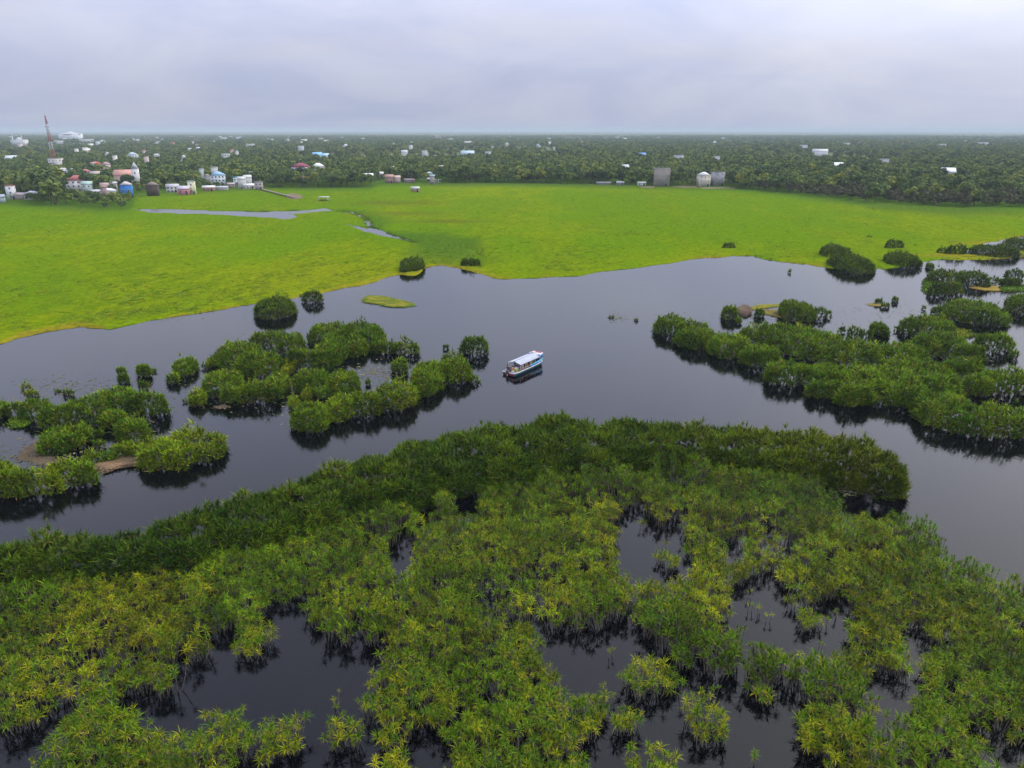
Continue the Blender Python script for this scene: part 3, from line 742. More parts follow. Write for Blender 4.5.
# plants: Poisson-like spread of many-stemmed pandanus
sp = 1.15
x0, x1, y0, y1 = -130, 130, 18, 125
gx, gy = np.meshgrid(np.arange(x0, x1, sp), np.arange(y0, y1, sp * .87))
gx = gx + (np.arange(gx.shape[0])[:, None] % 2) * sp / 2
Pp = np.stack([gx.ravel(), gy.ravel()], 1) + rng.uniform(-.45, .45, (gx.size, 2)) * sp
ok = (np.abs(Pp[:, 0]) < .80 * Pp[:, 1] + 16)
Pp = Pp[ok]
ok = inside(Pp, FG)
pond_d = np.full(len(Pp), 1e9)
for pg in PONDS:
    s_ = sdist(Pp, pg) + (fbm(Pp[:, 0] * .4, Pp[:, 1] * .4, 3) - .5) * 2.2
    pond_d = np.minimum(pond_d, -s_)
ok &= (pond_d > 0.05) | ((rng.random(len(Pp)) < .04) & (pond_d > -2.5))
in_bank = np.zeros(len(Pp), bool)
for lb in BANK: in_bank |= lobe_h(Pp, lb)[0] > .5
ok &= ~in_bank
thin = fbm(Pp[:, 0] * .11 + 77, Pp[:, 1] * .11 + 13, 3)
ok &= rng.random(len(Pp)) < np.clip(1.35 - 1.0 * np.clip((thin - .52) * 4, 0, 1), .42, 1)
Pp = Pp[ok]; pond_d = pond_d[ok]
hh = height_at(Pp) * np.clip(.68 + .2 * pond_d, .42, 1)
inner = np.zeros(len(Pp))
for lb in INNER: inner = np.maximum(inner, lobe_h(Pp, lb)[0] / lb[4])
plants = []   # (x, y, h, kind, yellow, label)
ypatch = fbm(Pp[:, 0] * .09 + 5, Pp[:, 1] * .09 + 60, 3)
yc = gp(130, 600, 2.5)
for (x, y), h, q, pdist, yp in zip(Pp, hh, inner, pond_d, ypatch):
    yl = (yp - .5) * 1.0 - .12 * q + .16 * math.exp(-((x - yc[0]) ** 2 + (y - yc[1]) ** 2) / 60) + (.10 if pdist < 2.5 else 0)
    plants.append([x, y, h, 1 if q > .35 else 0, yl, None])
for box, lab in ISLETS:
    lb = lobe(*box, hmax=2.4)
    n = max(1, int(lb[2] * lb[3] * 3.14 / 1.25))
    got = 0
    for k in range(n * 12):
        a_ = random.uniform(0, 6.283); r_ = math.sqrt(random.random())
        x = lb[0] + lb[2] * .72 * r_ * math.cos(a_); y = lb[1] + lb[3] * .72 * r_ * math.sin(a_)
        if all((x - p[0]) ** 2 + (y - p[1]) ** 2 > .85 for p in plants[-got - 1:] if got):
            plants.append([x, y, max(.7, lb[4] * (1 - .35 * r_)), 0, .15 + random.uniform(-.05, .25), lab]); got += 1
        if got >= n: break
# expand to stems + heads
stems = []  # plant, base xyz, tilt, taz, length index, head proto, spin, scale, yellow, kind
for i, (x, y, h, kd, yl, lab) in enumerate(plants):
    n = random.randint(5, 9) if kd == 0 else random.randint(6, 9)
    a0 = random.uniform(0, 6.28)
    small = h < 1.1
    for k in range(2 if small else n):
        a_ = a0 + k * 2.39996; rr = (.14 + .66 * math.sqrt(k / n)) * (1.0 if kd == 0 else .9)
        hl = h * random.uniform(.45, 1.12) * (1.05 - .25 * rr)
        li = int(np.argmin([abs(l - hl) for l in STEM_L]))
        stems.append((i, x + rr * .55 * math.cos(a_), y + rr * .55 * math.sin(a_), random.uniform(.04, .26) * (.5 + rr), a_ + random.uniform(-.5, .5), li, random.randrange(8), random.uniform(0, 6.28), random.uniform(.45, .96) * (.7 if small else 1), yl, kd))
# the 300 plants that show largest
px_, py_, dd_ = project(np.array([p[0] for p in plants]), np.array([p[1] for p in plants]), np.array([p[2] * .7 for p in plants]))
vis = (px_ > 2) & (px_ < 1022) & (py_ > 430) & (py_ < 762)
order = [i for i in np.argsort(dd_) if vis[i]]
lab_idx = [i for i in order if plants[i][5]]
single = set(lab_idx[:110]); 
for i in order:
    if len(single) >= 300: break
    single.add(i)
meshes_s = [np_mesh('stem', v, t, None, [M['stem']]) for v, t in STEMS]
meshes_o = [np_mesh('leaf_rosette', v, t, c, [M['leaf']]) for v, t, c in ROS_OPEN]
meshes_d = [np_mesh('leaf_rosette', v, t, c, [M['leaf']]) for v, t, c in ROS_DENSE]
by_yel = sorted(range(10), key=lambda k: ROS_OPEN[k][2][:, 0].mean())
def tip(s):
    ln = STEM_L[s[5]]
    return (s[1] + math.sin(s[3]) * math.cos(s[4]) * ln, s[2] + math.sin(s[3]) * math.sin(s[4]) * ln, math.cos(s[3]) * ln)
def head_of(s):
    # yellower plants carry yellower heads
    if s[10]: return s[6]
    f = min(.999, max(0, .34 + s[9] * 1.1 + (s[6] - 3.5) * .11))
    return by_yel[int(f * 10)]
def region_label(px, py, i):
    zs = ((75, 'at far left'), (235, 'left of the round islet'), (330, 'behind the left pond'), (460, 'right of the left pond'), (590, 'between the two front ponds'),
          (740, 'above the front pond' if py < 660 else 'beside the front pond islets'), (860, 'right of the front pond'), (1100, 'at far right'))
    z = next(t for x, t in zs if px < x)
    yl = plants[i][4]
    c = 'yellow-green' if yl > .06 else 'deep green' if yl < -.12 else 'fresh green'
    return c + ' pandanus plant ' + z, 'pandanus plants ' + z
per = {}
for s in stems: per.setdefault(s[0], []).append(s)
for i in sorted(single):
    p = plants[i]
    lab, grp = (p[5], 'plants of the ' + p[5]) if p[5] else region_label(px_[i], py_[i], i)
    if p[5]: lab = 'plant of the ' + p[5]
    root = thing('pandanus_plant', lab, 'plant', (p[0], p[1], 0), group=grp)
    for s in per[i]:
        st = ob('stem', meshes_s[s[5]], root)
        mrot = Matrix.Rotation(s[3], 3, Vector((-math.sin(s[4]), math.cos(s[4]), 0)))
        st.matrix_local = Matrix.Translation((s[1] - p[0], s[2] - p[1], 0)) @ mrot.to_4x4()
        hd = ob('leaf_rosette', (meshes_d if s[10] else meshes_o)[head_of(s)], st)
        hd.location = (0, 0, STEM_L[s[5]]); hd.rotation_euler = (0, 0, s[7]); hd.scale = (s[8],) * 3
rest = [s for s in stems if s[0] not in single]
def arr(f): return np.array([f(s) for s in rest])
pos = arr(tip); tl = arr(lambda s: s[3]); tz = arr(lambda s: s[4]); spn = arr(lambda s: s[7]); scl_ = arr(lambda s: s[8]); kd = arr(lambda s: s[10]); hd = arr(head_of); yl = arr(lambda s: s[9])
pbr = .55 + .75 * cells(pos[:, :2], 2.2)[2]
Vs, Ts, Cs = [], [], []; off = 0
def push(V, T, C):
    global off
    Vs.append(V); Ts.append(T + off); Cs.append(C); off += len(V)
for k_, protos in ((0, ROS_OPEN), (1, ROS_DENSE)):
    s_ = np.where(kd == k_)[0]
    if len(s_):
        push(*merge(protos, hd[s_], pos[s_], rot_mats(tl[s_], tz[s_], spn[s_]), scl_[s_], pbr[s_] * rng.uniform(.8, 1.2, len(s_)), yl[s_] * .2))
# the crowded outer bank, in domes
bp, bt, ba = fill_lobes(BANK, .50, 77, 3.0)
bqx, bqy, bqd = project(bp[:, 0], bp[:, 1], bp[:, 2])
okb = (bqx > -70) & (bqx < 1100)
bp, bt, ba = bp[okb], bt[okb], ba[okb]
n = len(bp)
patch = .55 * cells(bp[:, :2], 3.0)[2] + .45 * fbm(bp[:, 0] * .25 + 9, bp[:, 1] * .25, 3)
right = np.clip((bp[:, 0] - 5) / 40, 0, 1)
push(*merge(ROS_DENSE, rng.integers(0, 8, n), bp, rot_mats(bt, ba, rng.random(n) * 6.28), rng.uniform(.85, 1.3, n), (0.40 + .55 * patch) * rng.uniform(.7, 1.25, n), .34 * (patch - .58) + .18 * right))
leafV, leafT, leafC = np.concatenate(Vs), np.concatenate(Ts), np.concatenate(Cs)
root = tag(ob('pandanus_swamp', np_mesh('pandanus_swamp', leafV, leafT, leafC, [M['leaf']])), 'wide flooded mass of green pandanus filling the foreground around the ponds', 'pandanus swamp', kind='stuff')
Vst, Tst, _ = merge(STEMS, arr(lambda s: s[5]), np.stack([arr(lambda s: s[1]), arr(lambda s: s[2]), np.zeros(len(rest))], 1), rot_mats(tl, tz, np.zeros(len(rest))), np.ones(len(rest)))
tag(ob('stems', np_mesh('stems', Vst, Tst, None, [M['stem']]), root), kind='stuff')

# ------------------------------------------------------------------ floating mats and debris
def mat_patch(name, label, cat, pts, rgb, rgb2, z=.14, group=None):
    pg = poly(pts); c = pg.mean(0)
    ring = []
    for i in range(len(pg)):
        a, b = pg[i], pg[(i + 1) % len(pg)]
        k = max(2, int(np.hypot(*(b - a)) / .7))
        for t in range(k): ring.append(a + (b - a) * t / k)
    ring = np.array(ring); n = len(ring)
    ring += (np.stack([fbm(ring[:, 0] * .8, ring[:, 1] * .8, 3), fbm(ring[:, 0] * .8 + 40, ring[:, 1] * .8, 3)], 1) - .5) * 1.1
    V = []; C = []
    fs = [1.04, .95, .82, .6, .35, .12]
    for f in fs:
        q = c + (ring - c) * f
        h = -.05 if f > 1 else z * (0.5 + .9 * fbm(q[:, 0] * 1.1, q[:, 1] * 1.1, 3))
        V.append(np.stack([q[:, 0], q[:, 1], np.broadcast_to(h, (n,))], 1) - np.array((c[0], c[1], 0)))
        t = sm(fbm(q[:, 0] * .5 + 3, q[:, 1] * .5, 3) + (.25 if f > .9 else 0), .40, .65)
        C.append(mixv(np.array(rgb)[None], np.array(rgb2)[None], t))
    V = np.concatenate(V); C = np.concatenate(C); T = []
    for k in range(len(fs) - 1):
        a = np.arange(n) + k * n; b = (np.arange(n) + 1) % n + k * n
        T += [np.stack([a, b, b + n], 1), np.stack([a, b + n, a + n], 1)]
    k = (len(fs) - 1) * n
    T.append(np.array([(k, k + i, k + i + 1) for i in range(1, n - 1)]))
    o = ob(name, np_mesh(name, V, np.concatenate(T), C, [M['mat']], smooth=True), None, (c[0], c[1], 0))
    # loose stalks or blades lying and standing on it
    nb = int(min(900, 60 + 9 * abs(np.sum(pg[:, 0] * np.roll(pg[:, 1], -1) - pg[:, 1] * np.roll(pg[:, 0], -1))) / 2))
    lr = np.random.default_rng(int(abs(c[0] * 91 + c[1] * 7)))
    w_ = lr.dirichlet(np.ones(3), nb * 2); tri = lr.integers(0, n, nb * 2)
    base = (w_[:, :1] * c + w_[:, 1:2] * ring[tri] + w_[:, 2:] * ring[(tri + 1) % n])
    edge = ring[lr.integers(0, n, nb)] + lr.normal(0, .22, (nb, 2)); base = np.concatenate([base, edge])
    nb = len(base); a_ = lr.random(nb) * 6.283; brown = rgb[1] < rgb[0] * .9
    up = lr.uniform(.0, .12, nb) if brown else lr.uniform(.1, .42, nb); lg = lr.uniform(.25, .9, nb) if brown else lr.uniform(.08, .3, nb)
    z0 = z * .75
    B0 = np.stack([base[:, 0] - c[0], base[:, 1] - c[1], np.full(nb, z0)], 1)
    dirv = np.stack([np.cos(a_) * lg, np.sin(a_) * lg, up], 1); sdv = np.stack([-np.sin(a_), np.cos(a_), np.zeros(nb)], 1) * (.05 if brown else .09)
    Vb = np.stack([B0 - sdv, B0 + sdv, B0 + dirv], 1).reshape(-1, 3); Tb = np.arange(nb * 3).reshape(-1, 3)
    tb = lr.random(nb)[:, None]; Cb = (np.array(rgb) * (1 - tb) + np.array(rgb2) * tb) * lr.uniform(.6, 1.7, nb)[:, None]
    tag(ob('dead_stalks' if brown else 'grass_blades', np_mesh('blades', Vb, Tb, np.repeat(Cb, 3, 0), [M['mat']]), o), kind='stuff')
    return tag(o, label, cat, group)
YL, GR, BRN, PUR = (.20, .175, .012), (.06, .12, .004), (.12, .085, .05), (.07, .042, .04)
MG = 'floating mats of weed'
mat_patch('floating_grass_mat', 'yellow-green floating grass mat alone in the water above the boat', 'grass mat', [(363, 299), (368, 296), (384, 296.5), (394, 299), (412, 303.5), (414, 306), (404, 307.5), (388, 307), (375, 304), (364, 302)], YL, GR, .2, MG)
mat_patch('floating_grass_mat', 'bright green floating grass mat at the left edge beside the long island', 'grass mat', [(9, 424), (14, 419), (28, 418), (31, 423), (22, 428), (12, 428)], (.10, .15, .006), GR, .2, MG)
mat_patch('debris_raft', 'brown raft of dead leaves between the two left islands', 'debris', [(18, 456), (30, 446), (40, 440), (46, 446), (44, 456), (62, 461), (58, 468), (40, 464), (22, 462)], BRN, (.10, .09, .06), .08, MG)
mat_patch('debris_bank', 'reddish brown bank of dead stems along the lower left island', 'debris', [(94, 467), (104, 461), (126, 459), (143, 454), (148, 461), (140, 467), (118, 468), (104, 473)], (.24, .15, .08), BRN, .35, MG)
mat_patch('debris_raft', 'purple brown heap of dead plants beside the square topped bush', 'debris', [(738, 309), (743, 306.5), (750, 309), (751, 315), (744, 316.5), (738, 314)], PUR, BRN, .7, MG)
mat_patch('floating_grass_mat', 'thin yellow mat strip above the round bush right of centre', 'grass mat', [(750, 308), (760, 305), (780, 304), (780, 306.5), (764, 308.5), (752, 310)], YL, (.14, .16, .015), .12, MG)
mat_patch('floating_grass_mat', 'yellow mat leading to the round bush right of centre', 'grass mat', [(762, 310), (772, 310), (784, 314), (786, 319), (774, 316.5), (763, 314)], YL, BRN, .12, MG)
mat_patch('floating_grass_mat', 'small brown mat with a round sprig in the right water', 'grass mat', [(867, 304.5), (874, 303), (881, 304), (880, 306.5), (872, 306.5)], (.22, .16, .06), YL, .1, MG)
mat_patch('floating_grass_mat', 'yellow-green mat under the smooth round dome', 'grass mat', [(948, 333), (956, 329), (968, 331), (976, 336), (966, 338), (952, 338)], (.18, .18, .01), GR, .2, MG)
mat_patch('floating_grass_mat', 'bright green rim mat left of the dark twin domes', 'grass mat', [(922, 290), (924, 281), (931, 277), (938, 281), (941, 291), (934, 294.5), (926, 293.5)], (.09, .14, .006), GR, .25, MG)
mat_patch('floating_grass_mat', 'orange yellow mat right of the dark twin domes', 'grass mat', [(971, 288), (980, 285), (994, 286), (1001, 288), (998, 291), (984, 290.5)], YL, (.30, .19, .04), .2, MG)
mat_patch('floating_grass_mat', 'bright green mat strip at the right edge below the low hedge', 'grass mat', [(999, 289), (1010, 286), (1030, 285.5), (1050, 286), (1050, 291), (1024, 291.5), (1004, 291.5)], (.09, .14, .006), GR, .25, MG)
mat_patch('floating_grass_mat', 'grassy spit under the wide flat bush on the far right', 'grass mat', [(972, 258), (985, 254), (1010, 252), (1045, 249), (1050, 254), (1020, 257), (990, 259.5)], (.09, .13, .006), YL, .25, MG)
mat_patch('debris_raft', 'rusty orange patch of dead fronds in the inlet of the foreground swamp', 'debris', [(816, 486), (819, 482), (825, 482), (827, 486), (822, 488)], (.32, .13, .04), BRN, .3, MG)
mat_patch('debris_raft', 'scum of pale brown flecks below the curved middle island', 'debris', [(214, 407), (222, 405.5), (228, 407), (220, 408.5)], BRN, (.12, .10, .07), .05, MG)

fl = np.random.default_rng(5)
spots = []
for (x, y, w, h, n_) in ((110, 400, 120, 40, 260), (60, 455, 70, 22, 260), (230, 385, 60, 40, 160), (300, 400, 50, 25, 150), (375, 372, 30, 12, 220), (270, 352, 60, 20, 90), (780, 315, 90, 16, 220), (890, 310, 60, 20, 120), (960, 270, 50, 14, 120), (620, 318, 14, 6, 60), (700, 300, 200, 60, 60), (60, 385, 70, 12, 120), (850, 492, 30, 6, 90), (170, 318, 30, 5, 60), (990, 380, 30, 25, 120)):
    q = np.stack([x + fl.normal(0, .4, n_) * w, y + fl.normal(0, .4, n_) * h], 1)
    spots += [gp(max(-20, min(1050, a_)), max(262, b_)) for a_, b_ in q]
spots = np.array(spots); n_ = len(spots)
a_ = fl.random(n_) * 6.283; ln = fl.uniform(.12, .42, n_); wd = ln * fl.uniform(.25, .6, n_)
ca_, sa_ = np.cos(a_), np.sin(a_)
Vf = np.stack([np.stack([spots[:, 0] + ca_ * ln, spots[:, 1] + sa_ * ln, np.full(n_, .012)], 1), np.stack([spots[:, 0] - sa_ * wd, spots[:, 1] + ca_ * wd, np.full(n_, .03)], 1),
               np.stack([spots[:, 0] - ca_ * ln, spots[:, 1] - sa_ * ln, np.full(n_, .012)], 1), np.stack([spots[:, 0] + sa_ * wd, spots[:, 1] - ca_ * wd, np.full(n_, .03)], 1)], 1).reshape(-1, 3)
k = np.arange(n_) * 4
pal = np.array([(.13, .11, .07), (.09, .11, .03), (.20, .17, .10), (.06, .09, .02)])[fl.integers(0, 4, n_)]
tag(ob('floating_leaves', np_mesh('floating_leaves', Vf, np.concatenate([np.stack([k, k + 1, k + 2], 1), np.stack([k, k + 2, k + 3], 1)]), np.repeat(pal, 4, 0), [M['mat']])), 'scattered dead leaves floating on the dark water', 'leaves', kind='stuff')

# ------------------------------------------------------------------ the wood beyond the meadow
def tree_leaf_mat(name, stops):
    m = bpy.data.materials.new(name); m.use_nodes = True
    t = m.node_tree; b = t.nodes['Principled BSDF']
    oi = N(t, 'ShaderNodeObjectInfo'); r = N(t, 'ShaderNodeValToRGB')
    while len(r.color_ramp.elements) < len(stops): r.color_ramp.elements.new(.5)
    for e, (p, c) in zip(r.color_ramp.elements, stops): e.position = p; e.color = (*c, 1)
    L(t, oi.outputs['Random'], r.inputs[0])
    at = N(t, 'ShaderNodeAttribute', attribute_name='tint'); sp_ = N(t, 'ShaderNodeSeparateColor'); L(t, at.outputs['Color'], sp_.inputs[0])
    s = N(t, 'ShaderNodeVectorMath', operation='SCALE'); L(t, r.outputs[0], s.inputs[0]); L(t, sp_.outputs[1], s.inputs['Scale'])
    L(t, s.outputs[0], b.inputs['Base Color'])
    b.inputs['Roughness'].default_value = .7; b.inputs['Specular IOR Level'].default_value = .1
    return m
M['tree'] = tree_leaf_mat('broad_leaf', [(0, (.044, .076, .024)), (.30, (.074, .118, .030)), (.6, (.11, .160, .034)), (.85, (.155, .20, .04)), (1, (.21, .23, .034))])
M['scrub'] = tree_leaf_mat('scrub_leaf', [(0, (.048, .058, .026)), (.4, (.075, .075, .034)), (.75, (.105, .094, .05)), (1, (.075, .10, .022))])
M['palm'] = tree_leaf_mat('palm_leaf', [(0, (.04, .075, .02)), (1, (.085, .12, .024))])
M['bark'] = mat('bark', (.12, .09, .065), .95, .05, 3.0, .3)
tr_ = np.random.default_rng(21)
def crown_geo(w, h, z0, nl, nf, fs, seed):
    """leaf clumps spread through several lobes of a crown"""
    r = np.random.default_rng(seed)
    lc = np.stack([r.normal(0, .34, nl) * w / 2, r.normal(0, .34, nl) * w / 2, z0 + h * r.uniform(.25, .78, nl)], 1)
    lr = r.uniform(.26, .44, nl) * w / 2 * 1.25
    V = []; T = []; C = []
    k = r.integers(0, nl, nf)
    dv = r.normal(size=(nf, 3)); dv /= np.linalg.norm(dv, axis=1)[:, None]; dv[:, 2] = np.where(dv[:, 2] < -.35, -dv[:, 2], dv[:, 2])
    rad = lr[k] * r.uniform(.65, 1.08, nf)
    c = lc[k] + dv * rad[:, None] * np.array((1, 1, .8))
    nrm = dv + r.normal(0, .45, (nf, 3)); nrm /= np.linalg.norm(nrm, axis=1)[:, None]
    a = np.cross(nrm, r.normal(size=(nf, 3))); a /= np.linalg.norm(a, axis=1)[:, None]; b = np.cross(nrm, a)
    s = fs * r.uniform(.6, 1.3, nf)[:, None]
    quad = np.stack([c - a * s - b * s * .6, c + a * s * .8 - b * s, c + a * s + b * s * .7, c - a * s * .7 + b * s], 1)
    quad[:, 0] -= nrm * s * .3; quad[:, 2] -= nrm * s * .35
    V = quad.reshape(-1, 3)
    i = np.arange(nf) * 4
    T = np.concatenate([np.stack([i, i + 1, i + 2], 1), np.stack([i, i + 2, i + 3], 1)])
    br = r.uniform(.75, 1.3, nf); C = np.repeat(np.stack([np.zeros(nf), br, np.zeros(nf)], 1), 4, 0)
    return V, T, C
def palm_geo(seed, H=9.0):
    r = random.Random(seed); V = []; T = []; C = []
    for i in range(16):
        az_ = i * 2.4; el = 70 - i * 6.5; p = np.array((0, 0, H)); ln = r.uniform(2.6, 3.3); base = len(V)
        side = np.array((-math.sin(az_), math.cos(az_), 0))
        for s in range(5):
            e = R(el - 95 * (s / 4) ** 1.3); w = [.25, .75, .85, .6, .1][s]
            V += [tuple(p - side * w / 2 - np.array((0, 0, w * .3))), tuple(p), tuple(p + side * w / 2 - np.array((0, 0, w * .3)))]; C += [(0, r.uniform(.8, 1.2), 0)] * 3
            p = p + ln / 4 * np.array((math.cos(az_) * math.cos(e), math.sin(az_) * math.cos(e), math.sin(e)))
        for s in range(4):
            k = base + 3 * s
            T += [(k, k + 1, k + 4), (k, k + 4, k + 3), (k + 1, k + 2, k + 5), (k + 1, k + 5, k + 4)]
    return np.array(V), np.array(T), np.array(C)
def trunk_mb(h, r0, limbs, w):
    m = MB(); m.tube([(0, 0, -.3), (.1, .05, h * .5), (0, .1, h)], [r0, r0 * .75, r0 * .5], 6)
    for k in range(limbs):
        a_ = k * 2.4; m.tube([(0, 0, h * (.6 + .08 * k)), (math.cos(a_) * w * .14, math.sin(a_) * w * .14, h * 1.05), (math.cos(a_) * w * .26, math.sin(a_) * w * .26, h * 1.35)], [r0 * .5, r0 * .35, r0 * .12], 4)
    return m
TREE = []   # (crown mesh, trunk mesh, label words, name)
for k in range(5):
    g = crown_geo(8.5 + k % 3, 7.0 + (k % 2) * 1.5, 2.2, 9 + k, 330, .55, 100 + k)
    TREE.append((np_mesh('crown', *g, [M['tree']]), trunk_mb(4.2, .24, 4, 8.5).mesh('trunk', [M['bark']]), 'broad crowned green tree', 'broadleaf_tree'))
for k in range(3):
    g = crown_geo(5.2, 8.6, 2.0, 11, 280, .48, 140 + k)
    TREE.append((np_mesh('crown', *g, [M['tree']]), trunk_mb(5.0, .17, 4, 5).mesh('trunk', [M['bark']]), 'narrow upright green tree', 'upright_tree'))
for k in range(3):
    g = crown_geo(6.0, 5.0, .8, 10, 260, .42, 160 + k)
    TREE.append((np_mesh('crown', *g, [M['scrub']]), trunk_mb(2.6, .12, 5, 6).mesh('trunk', [M['bark']]), 'grey-brown scrub tree', 'scrub_tree'))
for k in range(2):
    TREE.append((np_mesh('crown', *palm_geo(k), [M['palm']]), trunk_mb(9.0, .16, 0, 0).mesh('trunk', [M['bark']]), 'coconut palm', 'palm_tree'))

# ------------------------------------------------------------------ buildings
_cm = {}
def cmat(rgb, rough=.8):
    if (rgb, rough) not in _cm: _cm[(rgb, rough)] = mat('painted_wall', rgb, rough, .25, .7, .14)
    return _cm[(rgb, rough)]
M['glass'] = mat('window_glass', (.03, .035, .04), .15, .5)
M['white'] = cmat((.52, .52, .51)); 
CLEAR = []
WH, CREAM, GREY, DGREY = (.46, .47, .47), (.62, .56, .44), (.26, .25, .24), (.15, .14, .14)
RED, ROOFG, PINK, BLUE, DKRED, ZINC, TEAL, BROWN = (.33, .07, .045), (.42, .44, .46), (.50, .27, .22), (.045, .20, .55), (.25, .045, .07), (.60, .62, .64), (.22, .42, .42), (.075, .055, .045)
def building(name, label, cat, x0, x1, yt, H, wall, roof='gable', rcol=ROOFG, d=None, base=None, dep=None, rz=0.0, win=None, clear=None, group=None, wtop=None, keep=3.0, door=True):
    if d is None:
        d = gp(512, base, .3)[1] if base else (CAM_H - H) * F / (yt - 131.0)
    xc = ((x0 + x1) / 2 - 512) * project(0, d, 0)[2] / F
    w = (x1 - x0) * project(0, d, 0)[2] / F
    if base: H = max(2.0, (base - yt) * project(0, d, 0)[2] / F / math.cos(PITCH) * .97)
    if rz: w = w / (abs(math.cos(rz)) + .9 * abs(math.sin(rz)))
    dep = dep or w * .8
    CLEAR.append((xc, d, (x1 - x0) * d / F / 2 + keep, clear if clear is not None else (30 if base else d * .085), dep))
    root = thing(name, label, cat, (xc, d + dep / 2, .25), rz + math.atan2(-xc, d) * .6, group)
    rh = 0.0 if roof == 'flat' else min(.32 * H, .30 * min(w, dep) + .4)
    wh = H - rh
    MB().box((0, 0, wh / 2 - .3), (w, dep, wh + .6)).build('wall', cmat(wall), root)
    rm = cmat(rcol, .6); r = MB(); e = .35
    X, Y = w / 2 + e, dep / 2 + e
    if roof == 'flat':
        r.box((0, 0, wh + .12), (w + .3, dep + .3, .24)); p = r.build('roof', rm, root)
        MB().box((0, -dep / 2 - .02, wh + .5), (w, .2, .5)).build('parapet', rm, p)
    elif roof == 'gable':
        r.faces([(-X, -Y, wh), (X, -Y, wh), (X, Y, wh), (-X, Y, wh), (-X, 0, wh + rh), (X, 0, wh + rh), (-X, -Y, wh + .15), (X, -Y, wh + .15), (X, Y, wh + .15), (-X, Y, wh + .15)],
                [(6, 7, 5, 4), (8, 9, 4, 5), (0, 1, 7, 6), (2, 3, 9, 8), (1, 2, 8, 5, 7), (3, 0, 6, 4, 9), (0, 3, 2, 1)]); r.build('roof', rm, root)
    else:
        q = max(0, X - Y) if X > Y else 0; q2 = max(0, Y - X)
        r.faces([(-X, -Y, wh), (X, -Y, wh), (X, Y, wh), (-X, Y, wh), (-q, -q2, wh + rh), (q, -q2, wh + rh), (q, q2, wh + rh), (-q, q2, wh + rh)],
                [(0, 1, 5, 4), (1, 2, 6, 5), (2, 3, 7, 6), (3, 0, 4, 7), (4, 5, 6, 7), (0, 3, 2, 1)]); r.build('roof', rm, root)
    if win:
        rows_, cols_, ww, hw = win
        for i in range(rows_):
            for j in range(cols_):
                x = (j + .5) / cols_ * w - w / 2; z = wh * (i + .55) / rows_
                f = MB().box((x, -dep / 2 - .02, z), (ww + .2, .08, hw + .2)).build('window', M['white'], root)
                MB().box((x, -dep / 2 - .075, z), (ww, .05, hw)).build('pane', M['glass'], f)
        for i in range(rows_):
            x = w / 2
            f = MB().box((x + .02, 0, wh * (i + .55) / rows_), (.08, ww + .2, hw + .2)).build('window', M['white'], root)
            MB().box((x + .075, 0, wh * (i + .55) / rows_), (.05, ww, hw)).build('pane', M['glass'], f)
        if door: MB().box((w * .28, -dep / 2 - .03, 1.0), (1.0, .08, 2.0)).build('door', cmat(BROWN), root)
    return root
# along the far side of the meadow
building('concrete_tower', 'square brown-grey concrete tower alone at the meadow edge', 'building', 654, 671, 170, 12, (.30, .26, .23), 'flat', (.40, .38, .36), base=186.3, win=(4, 5, .5, .5), rz=-.08)
building('concrete_tower', 'cream tower with pale pyramid roof beside the grey tower pair', 'building', 697, 711, 173, 10, (.60, .54, .44), 'hip', (.66, .65, .62), base=186.6, win=(3, 3, .5, .6), rz=.3)
building('concrete_tower', 'dark grey tower with light right side next to the cream tower', 'building', 711.5, 725, 173, 10, (.33, .32, .33), 'flat', DGREY, base=186.0, win=(3, 2, .7, .7), rz=.35)
building('shed', 'low white shed at the meadow edge left of the brown tower', 'shed', 638, 646, 182, 3, (.55, .57, .60), 'gable', WH, base=185.6, win=(1, 2, .8, .9))
building('shed', 'small grey shed at the meadow edge, farther left of the white shed', 'shed', 617, 624, 181.5, 3, GREY, 'gable', (.50, .52, .58), base=185.2, win=(1, 2, .8, .9))
building('shed', 'long low brown shed at the meadow edge right of centre', 'shed', 597, 611, 182, 3, (.22, .20, .19), 'gable', (.30, .29, .29), base=184.8, dep=5)
building('tarp_house', 'tall house clad in bright blue sheeting with a white roof at the meadow', 'house', 121, 131, 182.6, 8, BLUE, 'hip', (.60, .52, .50), base=197, win=(1, 2, .9, .7), clear=45)
building('dark_house', 'tall windowless dark brown house at the meadow right of the blue one', 'house', 146.5, 157, 182.8, 8, BROWN, 'hip', (.24, .18, .16), base=196, clear=40)
building('house', 'white gabled house between the dark brown house and the striped one', 'house', 166, 177, 184.5, 6, (.55, .55, .54), 'gable', (.42, .41, .42), base=192.5, win=(2, 3, .9, .9), clear=40)
building('house', 'pink and red striped house at the meadow edge', 'house', 177.5, 188, 186.5, 6, (.52, .20, .24), 'gable', (.50, .46, .52), base=195, win=(1, 2, 1, 1), clear=40)
building('house', 'narrow pale yellow tower house beside the striped house', 'house', 188.3, 195, 182.5, 8, (.66, .64, .44), 'flat', (.50, .52, .58), base=194.3, win=(2, 1, .7, .8), clear=40)
building('house', 'low brick house with a long white roof at the meadow edge', 'house', 202, 213, 186, 4, (.34, .20, .14), 'gable', (.62, .60, .58), base=191.2, win=(1, 3, .8, .8), clear=40)
building('house', 'three storey white house with pale blue roof above the long white roof', 'house', 211, 224, 172.5, 11, (.66, .69, .72), 'hip', (.30, .50, .66), base=185.5, win=(3, 4, .9, .9), clear=60)
building('house', 'small house with blue left wall and white front near the boardwalk', 'house', 233.5, 240, 178, 7, (.62, .66, .70), 'flat', (.10, .36, .50), base=186, win=(2, 2, .9, .9), clear=50)
building('house', 'small brown house left of the blue and white house', 'house', 227, 233.5, 183, 4, (.30, .22, .22), 'gable', (.42, .34, .34), base=187.6, clear=40)
